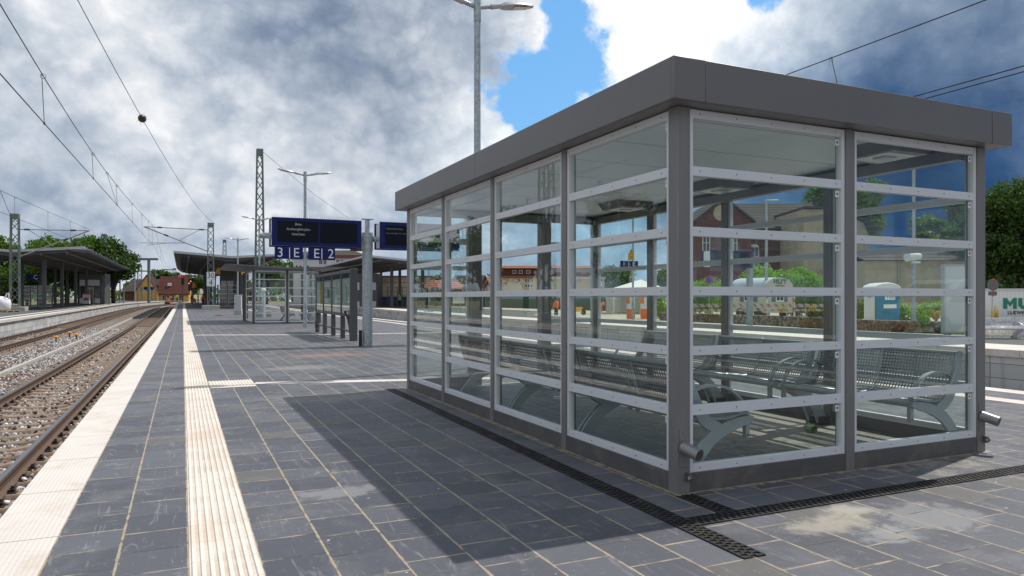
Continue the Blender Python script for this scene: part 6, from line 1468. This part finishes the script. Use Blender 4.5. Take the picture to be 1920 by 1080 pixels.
for k, (px, py, lab) in enumerate(((1884, 600, 'stack of tan paving blocks before the white container'), (1910, 600, 'stack of tan paving blocks at the right picture edge'))):
    Z_ = 38; ps = thing('paving_stack', lab, 'paving blocks', (*at(px, Z_), -.35), VIEW, 'stacks of tan paving blocks'); m_ = MB()
    for a in range(5):
        for c in range(4): x = -.42 + a * .17 + random.uniform(-.02, .02); m_.box(x, -.3 + random.uniform(-.02, .02), .12 + c * .085, x + .16, .3, .20 + c * .085 - (0 if c < 3 or a % 2 else .0))
    m_.build('blocks', pm('tan_block', (.40, .28, .17), .9, 0, .25, 6), ps); m_ = MB(); m_.box(-.5, -.4, 0, .5, .4, .1195); m_.build('pallet', WOOD, ps)
# van behind the photographer, mirrored in the short glass front
vn = thing('parked_van', 'white van parked behind the viewer, mirrored in the right glass pane', 'van', (25.6, -9.8, -.02), R(0)); prof = [(-2.35, .35), (-2.40, .75), (-2.25, .98), (-1.45, 1.12), (-.75, 1.82), (-.4, 1.97), (2.6, 1.98), (2.72, 1.2), (2.72, .35)]
m_ = MB(); m_.prism(prof, 'y', -.95, .95); m_.build('body', CONTW, vn, bevel=.06)
for y in (-.955, .951):
    m_ = MB(); m_.prism([(-1.25, 1.15), (-.72, 1.70), (-.1, 1.74), (-.1, 1.15)], 'y', y, y + .004); m_.build('side_window', PANE, vn)
m_ = MB(); m_.add([(-1.40, -.8, 1.17), (-1.40, .8, 1.17), (-.80, .75, 1.80), (-.80, -.75, 1.80)], [(0, 1, 2, 3)]); o = m_.build('windscreen', PANE, vn); o.location = (-.03, 0, .02)
for x in (-1.5, 1.7):
    for y in (-.97, .77): m_ = MB(); m_.cyl((x, y, .33), (x, y + .2, .33), .33, n=20); w_ = m_.build('wheel', BLACK, vn); m_ = MB(); m_.cyl((x, y - .01 if y < 0 else y + .2, .33), (x, y if y < 0 else y + .21, .33), .2, n=16); m_.build('rim', LUMG, w_)
for y in (-.85, .55): m_ = MB(); m_.box(-2.42, y, .78, -2.30, y + .3, .95); m_.build('headlight', LENS, vn)

# ================================================================== TREES AND PLANTS
def crown(parent, lobes, n, size, m, seed, name='crown'):
    g = np.random.default_rng(seed); L = np.array([(*c, *((r, r, r) if not hasattr(r, '__len__') else r)) for c, r in lobes], float)
    wt = L[:, 3] * L[:, 4]; idx = g.choice(len(L), n, p=wt / wt.sum()); d = g.normal(size=(n, 3)); d /= np.linalg.norm(d, axis=1, keepdims=True)
    # sub clumps: snap directions partly to cluster directions so the surface breaks into sprays
    K = 26; cd_ = g.normal(size=(len(L), K, 3)); cd_ /= np.linalg.norm(cd_, axis=2, keepdims=True); cr_ = g.uniform(.72, 1.12, (len(L), K))
    k = g.integers(0, K, n); d2 = cd_[idx, k] + d * .42; rad = cr_[idx, k] * (1 - .38 * g.random(n) ** 1.6); d2 /= np.linalg.norm(d2, axis=1, keepdims=True)
    P = L[idx, :3] + d2 * L[idx, 3:] * rad[:, None] + g.normal(size=(n, 3)) * size * .6
    a = g.normal(size=(n, 3)); a /= np.linalg.norm(a, axis=1, keepdims=True); b_ = np.cross(a, g.normal(size=(n, 3))); b_ /= np.linalg.norm(b_, axis=1, keepdims=True)
    s = size * g.uniform(.6, 1.3, (n, 1)); V = np.stack([P - a * s, P - b_ * s * .55, P + a * s, P + b_ * s * .55], 1).reshape(-1, 3)
    return fast_mesh(name, V, np.arange(4 * n).reshape(-1, 4), m, parent)
def tree(label, loc, h, th, rx, n=5000, size=.22, m=None, seed=1, nl=9, group=None, name='leafy_tree', squash=1.0, tr=None, sparse=False):
    t = thing(name, label, 'tree', loc, 0, group); g = random.Random(seed); cz = (h + th) / 2; rz_ = (h - th) / 2; lobes = []
    for k in range(nl):
        a = k * 2.4 + g.uniform(-.5, .5); f = g.uniform(.25, .68); zz_ = g.uniform(-.62, .70); q_ = math.sqrt(max(.15, 1 - zz_ * zz_))
        r = g.uniform(.30, .46) * min(rx, rz_) * (.62 if sparse else 1); lobes.append(((math.cos(a) * rx * f * q_, math.sin(a) * rx * f * q_ * squash, cz + zz_ * rz_ * .72), (r * 1.15, r * 1.15, r * .9)))
    if not sparse: lobes.append(((0, 0, cz), (rx * .5, rx * .5 * squash, rz_ * .55)))
    top_ = max(c[2] + r[2] for c, r in lobes); k_ = (h - th) / (top_ - th); lobes = [((c[0], c[1], th + (c[2] - th) * k_), (r[0], r[1], r[2] * k_)) for c, r in lobes]
    tr = tr or h * .028; m_ = MB(); m_.tube([(0, 0, -.3), (g.uniform(-.1, .1), 0, th * .6), (g.uniform(-.2, .2), g.uniform(-.2, .2), cz), (0, 0, cz + rz_ * .5)], [tr * 1.3, tr, tr * .65, tr * .2], 8)
    for c, r in lobes[:nl]:
        z0 = lerp(th * .7, c[2], .35); m_.tube([(0, 0, z0), (c[0] * .5, c[1] * .5, lerp(z0, c[2], .6)), c], [tr * .5, tr * .32, tr * .1], 5)
    m_.build('trunk', BARK, t); crown(t, lobes, n, size, m or LEAF, seed); return t
def tz(px, Z, zb=-.6): return (*at(px, Z), zb)
GT1, GT2 = 'trees behind the left platform', 'trees behind the station yard'
tree('broad leafy tree cut by the left picture edge', tz(-22, 125), 13, 3, 6.0, 5200, .34, LEAF, 11, group=GT1)
tree('wide light green tree behind the left canopy, beside the left mast', tz(78, 120), 12.4, 2.5, 5.4, 5200, .33, LEAF, 12, group=GT1)
tree('wide light green tree behind the canopy tip', tz(125, 126), 12.8, 2.5, 5.6, 5200, .33, LEAF, 13, group=GT1)
tree('dark tree top just left of the mast behind the left canopy', tz(168, 135), 13.6, 3, 4.2, 4200, .30, LEAFD, 14, group=GT1)
tree('tall dark tree right of the mast behind the left canopy', tz(212, 130), 13.2, 1.5, 4.2, 6500, .30, LEAFD, 15, 11, group=GT1)
tree('dark tree standing behind the left lift house', tz(150, 140), 11, 1, 6, 4500, .34, LEAFD, 16, group=GT1)
tree('tree behind the wind screens of the left canopy', tz(50, 140), 10.5, .5, 7, 5200, .36, LEAFD, 17, group=GT1)
tree('low tree behind the left mast foot', tz(10, 120), 7, .3, 6, 4000, .32, LEAF, 18, group=GT1)
tree('bushy green tree left of the orange house', tz(247, 200), 6.5, .5, 4.2, 3000, .36, LEAF, 19, group=GT1)
tree('small round tree behind the orange house ridge', tz(300, 250), 12, 3, 4.5, 2500, .45, LEAFD, 20, group=GT1)
tree('tree between the orange house and the middle canopy', tz(333, 250), 11, 2, 4.5, 2500, .45, LEAFD, 21, group=GT1)
tree('bright tree behind the far end of the platform', tz(343, 210), 5.5, .3, 3.8, 2500, .36, LEAF, 22, group=GT1)
tree('dark tree framed by the middle canopy roof', tz(362, 220), 9.5, 1, 4.5, 2500, .4, LEAFD, 23, group=GT1)
for k, (u, v, hh_, m2, rr_) in enumerate(((-29, 72, 12.6, LEAFC, 3.6), (-34, 60, 13, LEAFD, 5), (-32, 92, 13, LEAFD, 5.2), (-30, 110, 12, LEAF, 5.2), (-36, 48, 14, LEAFD, 5.2))):
    tree(('dark conifer, mirrored in the third glass bay of the shelter', 'broad tree just before the conifer, mirrored in the shelter glass', 'broad dark tree past the conifer, mirrored in the second glass bay', 'light green tree farthest along the row mirrored in the first glass bay', 'broad tree nearest the viewer in the row mirrored in the shelter glass')[k], (u, v, -.6), hh_, 1.5, rr_, 4200, .30, m2, 60 + k, group='trees mirrored in the shelter glass')
tree('yellowish green tree between the middle canopy and the blue signs', tz(548, 165), 10.5, 1.5, 4.6, 3600, .36, LEAF, 24, group=GT2)
tree('dark tree above the middle canopy beside the tall mast', tz(500, 172), 11.5, 3, 5.0, 3600, .36, LEAFD, 25, group=GT2)
tree('round tree left of the 1 E sign in the fourth glass bay', tz(1150, 118), 7.4, .5, 3.6, 3800, .27, LEAF, 26, group=GT2)
tree('tree right of the 1 E sign in the fourth glass bay', tz(1245, 110), 6.8, .5, 3.2, 3200, .26, LEAF, 27, group=GT2)
tree('tree behind the long red roof in the third glass bay', tz(1040, 190), 10.8, 2, 3.0, 1800, .34, LEAFD, 28, group=GT2)
tree('woodland edge tree in the second glass bay', tz(915, 200), 8.6, .5, 7, 3500, .42, LEAF, 29, group=GT2, squash=.6)
tree('woodland edge tree in the first glass bay', tz(815, 190), 8.0, .5, 8, 4000, .42, LEAFD, 30, group=GT2, squash=.6)
tree('small dark conifer in the first glass bay', tz(817, 100), 3.4, .1, 1.1, 1500, .16, LEAFD, 31, group=GT2)
tree('large leafy tree towering behind the cream barn', tz(1590, 84), 15.6, 7.0, 6.6, 13000, .22, LEAF, 32, 12, group=GT2)
tree('thin branching tree behind the low barn', tz(1752, 86), 12.0, 4, 3.6, 2200, .26, LEAF, 33, 8, group=GT2, sparse=True)
tree('leafy tree just left of the right shelter post', tz(1803, 80), 13.2, 2.0, 2.4, 3800, .25, LEAFD, 34, group=GT2)
tree('huge dark green tree above the white container at the right edge', tz(1925, 62), 12.6, .2, 5.6, 30000, .155, LEAFD, 35, 18, group=GT2, tr=.32)
tree('dark green tree behind the right shelter post and container', tz(1858, 62), 10.6, .1, 2.9, 14000, .15, LEAFD, 36, 10, group=GT2)
# far woodland closing the horizon
g_ = np.random.default_rng(77); lob = []
for px in np.arange(-500, 2600, 26):
    Zf = 330 + g_.uniform(-30, 40); u, v = at(px, Zf)
    for _ in range(2): r_ = g_.uniform(3.0, 5.5); lob.append(((u + g_.uniform(-3, 3), v, .4 + g_.uniform(0.5, 4.2)), (r_, r_, r_ * .8)))
o = crown(None, lob, 26000, .75, LEAF, 78, 'far_woodland'); tag(o, 'far band of green woodland closing the horizon', 'woodland', kind='stuff')
def bush(label, loc, w_, h_, n, size, m, seed, group='bushes and weeds behind the right platform', d=1.0, cat='bush', name='bush'):
    t = thing(name, label, cat, loc, VIEW, group); g = random.Random(seed); k = max(4, int(w_ / h_ * 3)); lobes = []
    for i in range(k): r = h_ * g.uniform(.30, .44); lobes.append(((lerp(-w_ / 2, w_ / 2, (i + .5) / k), g.uniform(-.3, .3) * d, h_ * g.uniform(.30, .66)), (r * 1.1, r * 1.1, r)))
    m_ = MB()
    for c, r in lobes: m_.tube([(c[0] * .8, 0, -.1), (c[0], c[1], c[2])], [.05, .02], 5)
    m_.build('stems', BARK, t); crown(t, lobes, n, size, m, seed, 'foliage'); return t
bush('bright green bushes behind the site wagon', (*at(1470, 54), -.1), wm(180, 54), 3.9, 14000, .125, LEAFB, 41, d=1.4)
bush('bright green bush below the no stopping sign', (*at(1322, 53), -.1), wm(90, 53), 3.2, 6000, .10, LEAFB, 42)
bush('green bush right of the site wagon', (*at(1520, 50), -.1), wm(80, 50), 2.6, 4200, .09, LEAF, 43)
bush('bush with small red flowers right of the toilet cabin', (*at(1722, 40), -.1), wm(90, 40), 1.25, 2800, .085, LEAFB, 44)
bush('dark dense hedge between the white container and the big trees', (*at(1900, 58), -.6), wm(190, 58), 3.6, 7000, .15, LEAFD, 57, d=1.2, cat='hedge', name='hedge')
bush('green bush left of the toilet cabin', (*at(1600, 44), -.1), wm(46, 44), 1.5, 1800, .09, LEAF, 45)
bush('bright bush at the left end of the gabion wall', (*at(1244, 48), -.1), wm(50, 48), 1.9, 2600, .09, LEAFB, 46)
bush('red leaved creeper on the gabion wall below the toilet', (*at(1660, 27.2), 0), 2.4, .42, 1500, .03, LEAFR, 47, d=.3, cat='plant', name='creeper')
bush('red and green creeper on the gabion wall right of the wagon', (*at(1530, 31), 0), 1.6, .40, 1000, .03, LEAFR, 48, d=.3, cat='plant', name='creeper')
def weed(label, loc, h_, m, seed, n=260, size=.045):
    t = thing('tall_weed', label, 'plant', loc, VIEW, 'tall dry weeds'); g = random.Random(seed); m_ = MB(); lobes = []
    for k in range(6): x = g.uniform(-.16, .16); y = g.uniform(-.1, .1); zt = h_ * g.uniform(.65, 1.0); m_.tube([(x * .4, y, 0), (x, y, zt)], [.012, .006], 5); lobes.append(((x, y, zt * .82), (.045, .045, zt * .24)))
    m_.build('stems', BARK, t); crown(t, lobes, n, size, m, seed, 'foliage')
weed('yellow dry weed beside the right shelter post', (*at(1864, 33), -.5), 1.35, LEAFY, 51, 420)
weed('yellow dry weed just left of the stacked paving blocks', (*at(1853, 33), -.5), 1.0, LEAFY, 52)
weed('yellow weed on the gabion wall before the white info panel', (*at(1755, 27.4), .2), .62, LEAFY, 53)
weed('straw coloured weed on the gabion wall by the wagon end', (*at(1466, 33.4), .40), .55, LEAFY, 54, 160, .03)
weed('straw coloured weed on the gabion wall right of the wagon', (*at(1522, 31.2), .40), .62, LEAFY, 55, 160, .03)
weed('green sapling in front of the gabion wall', (*at(1733, 26.0), 0), .75, LEAFB, 56, 200, .05)
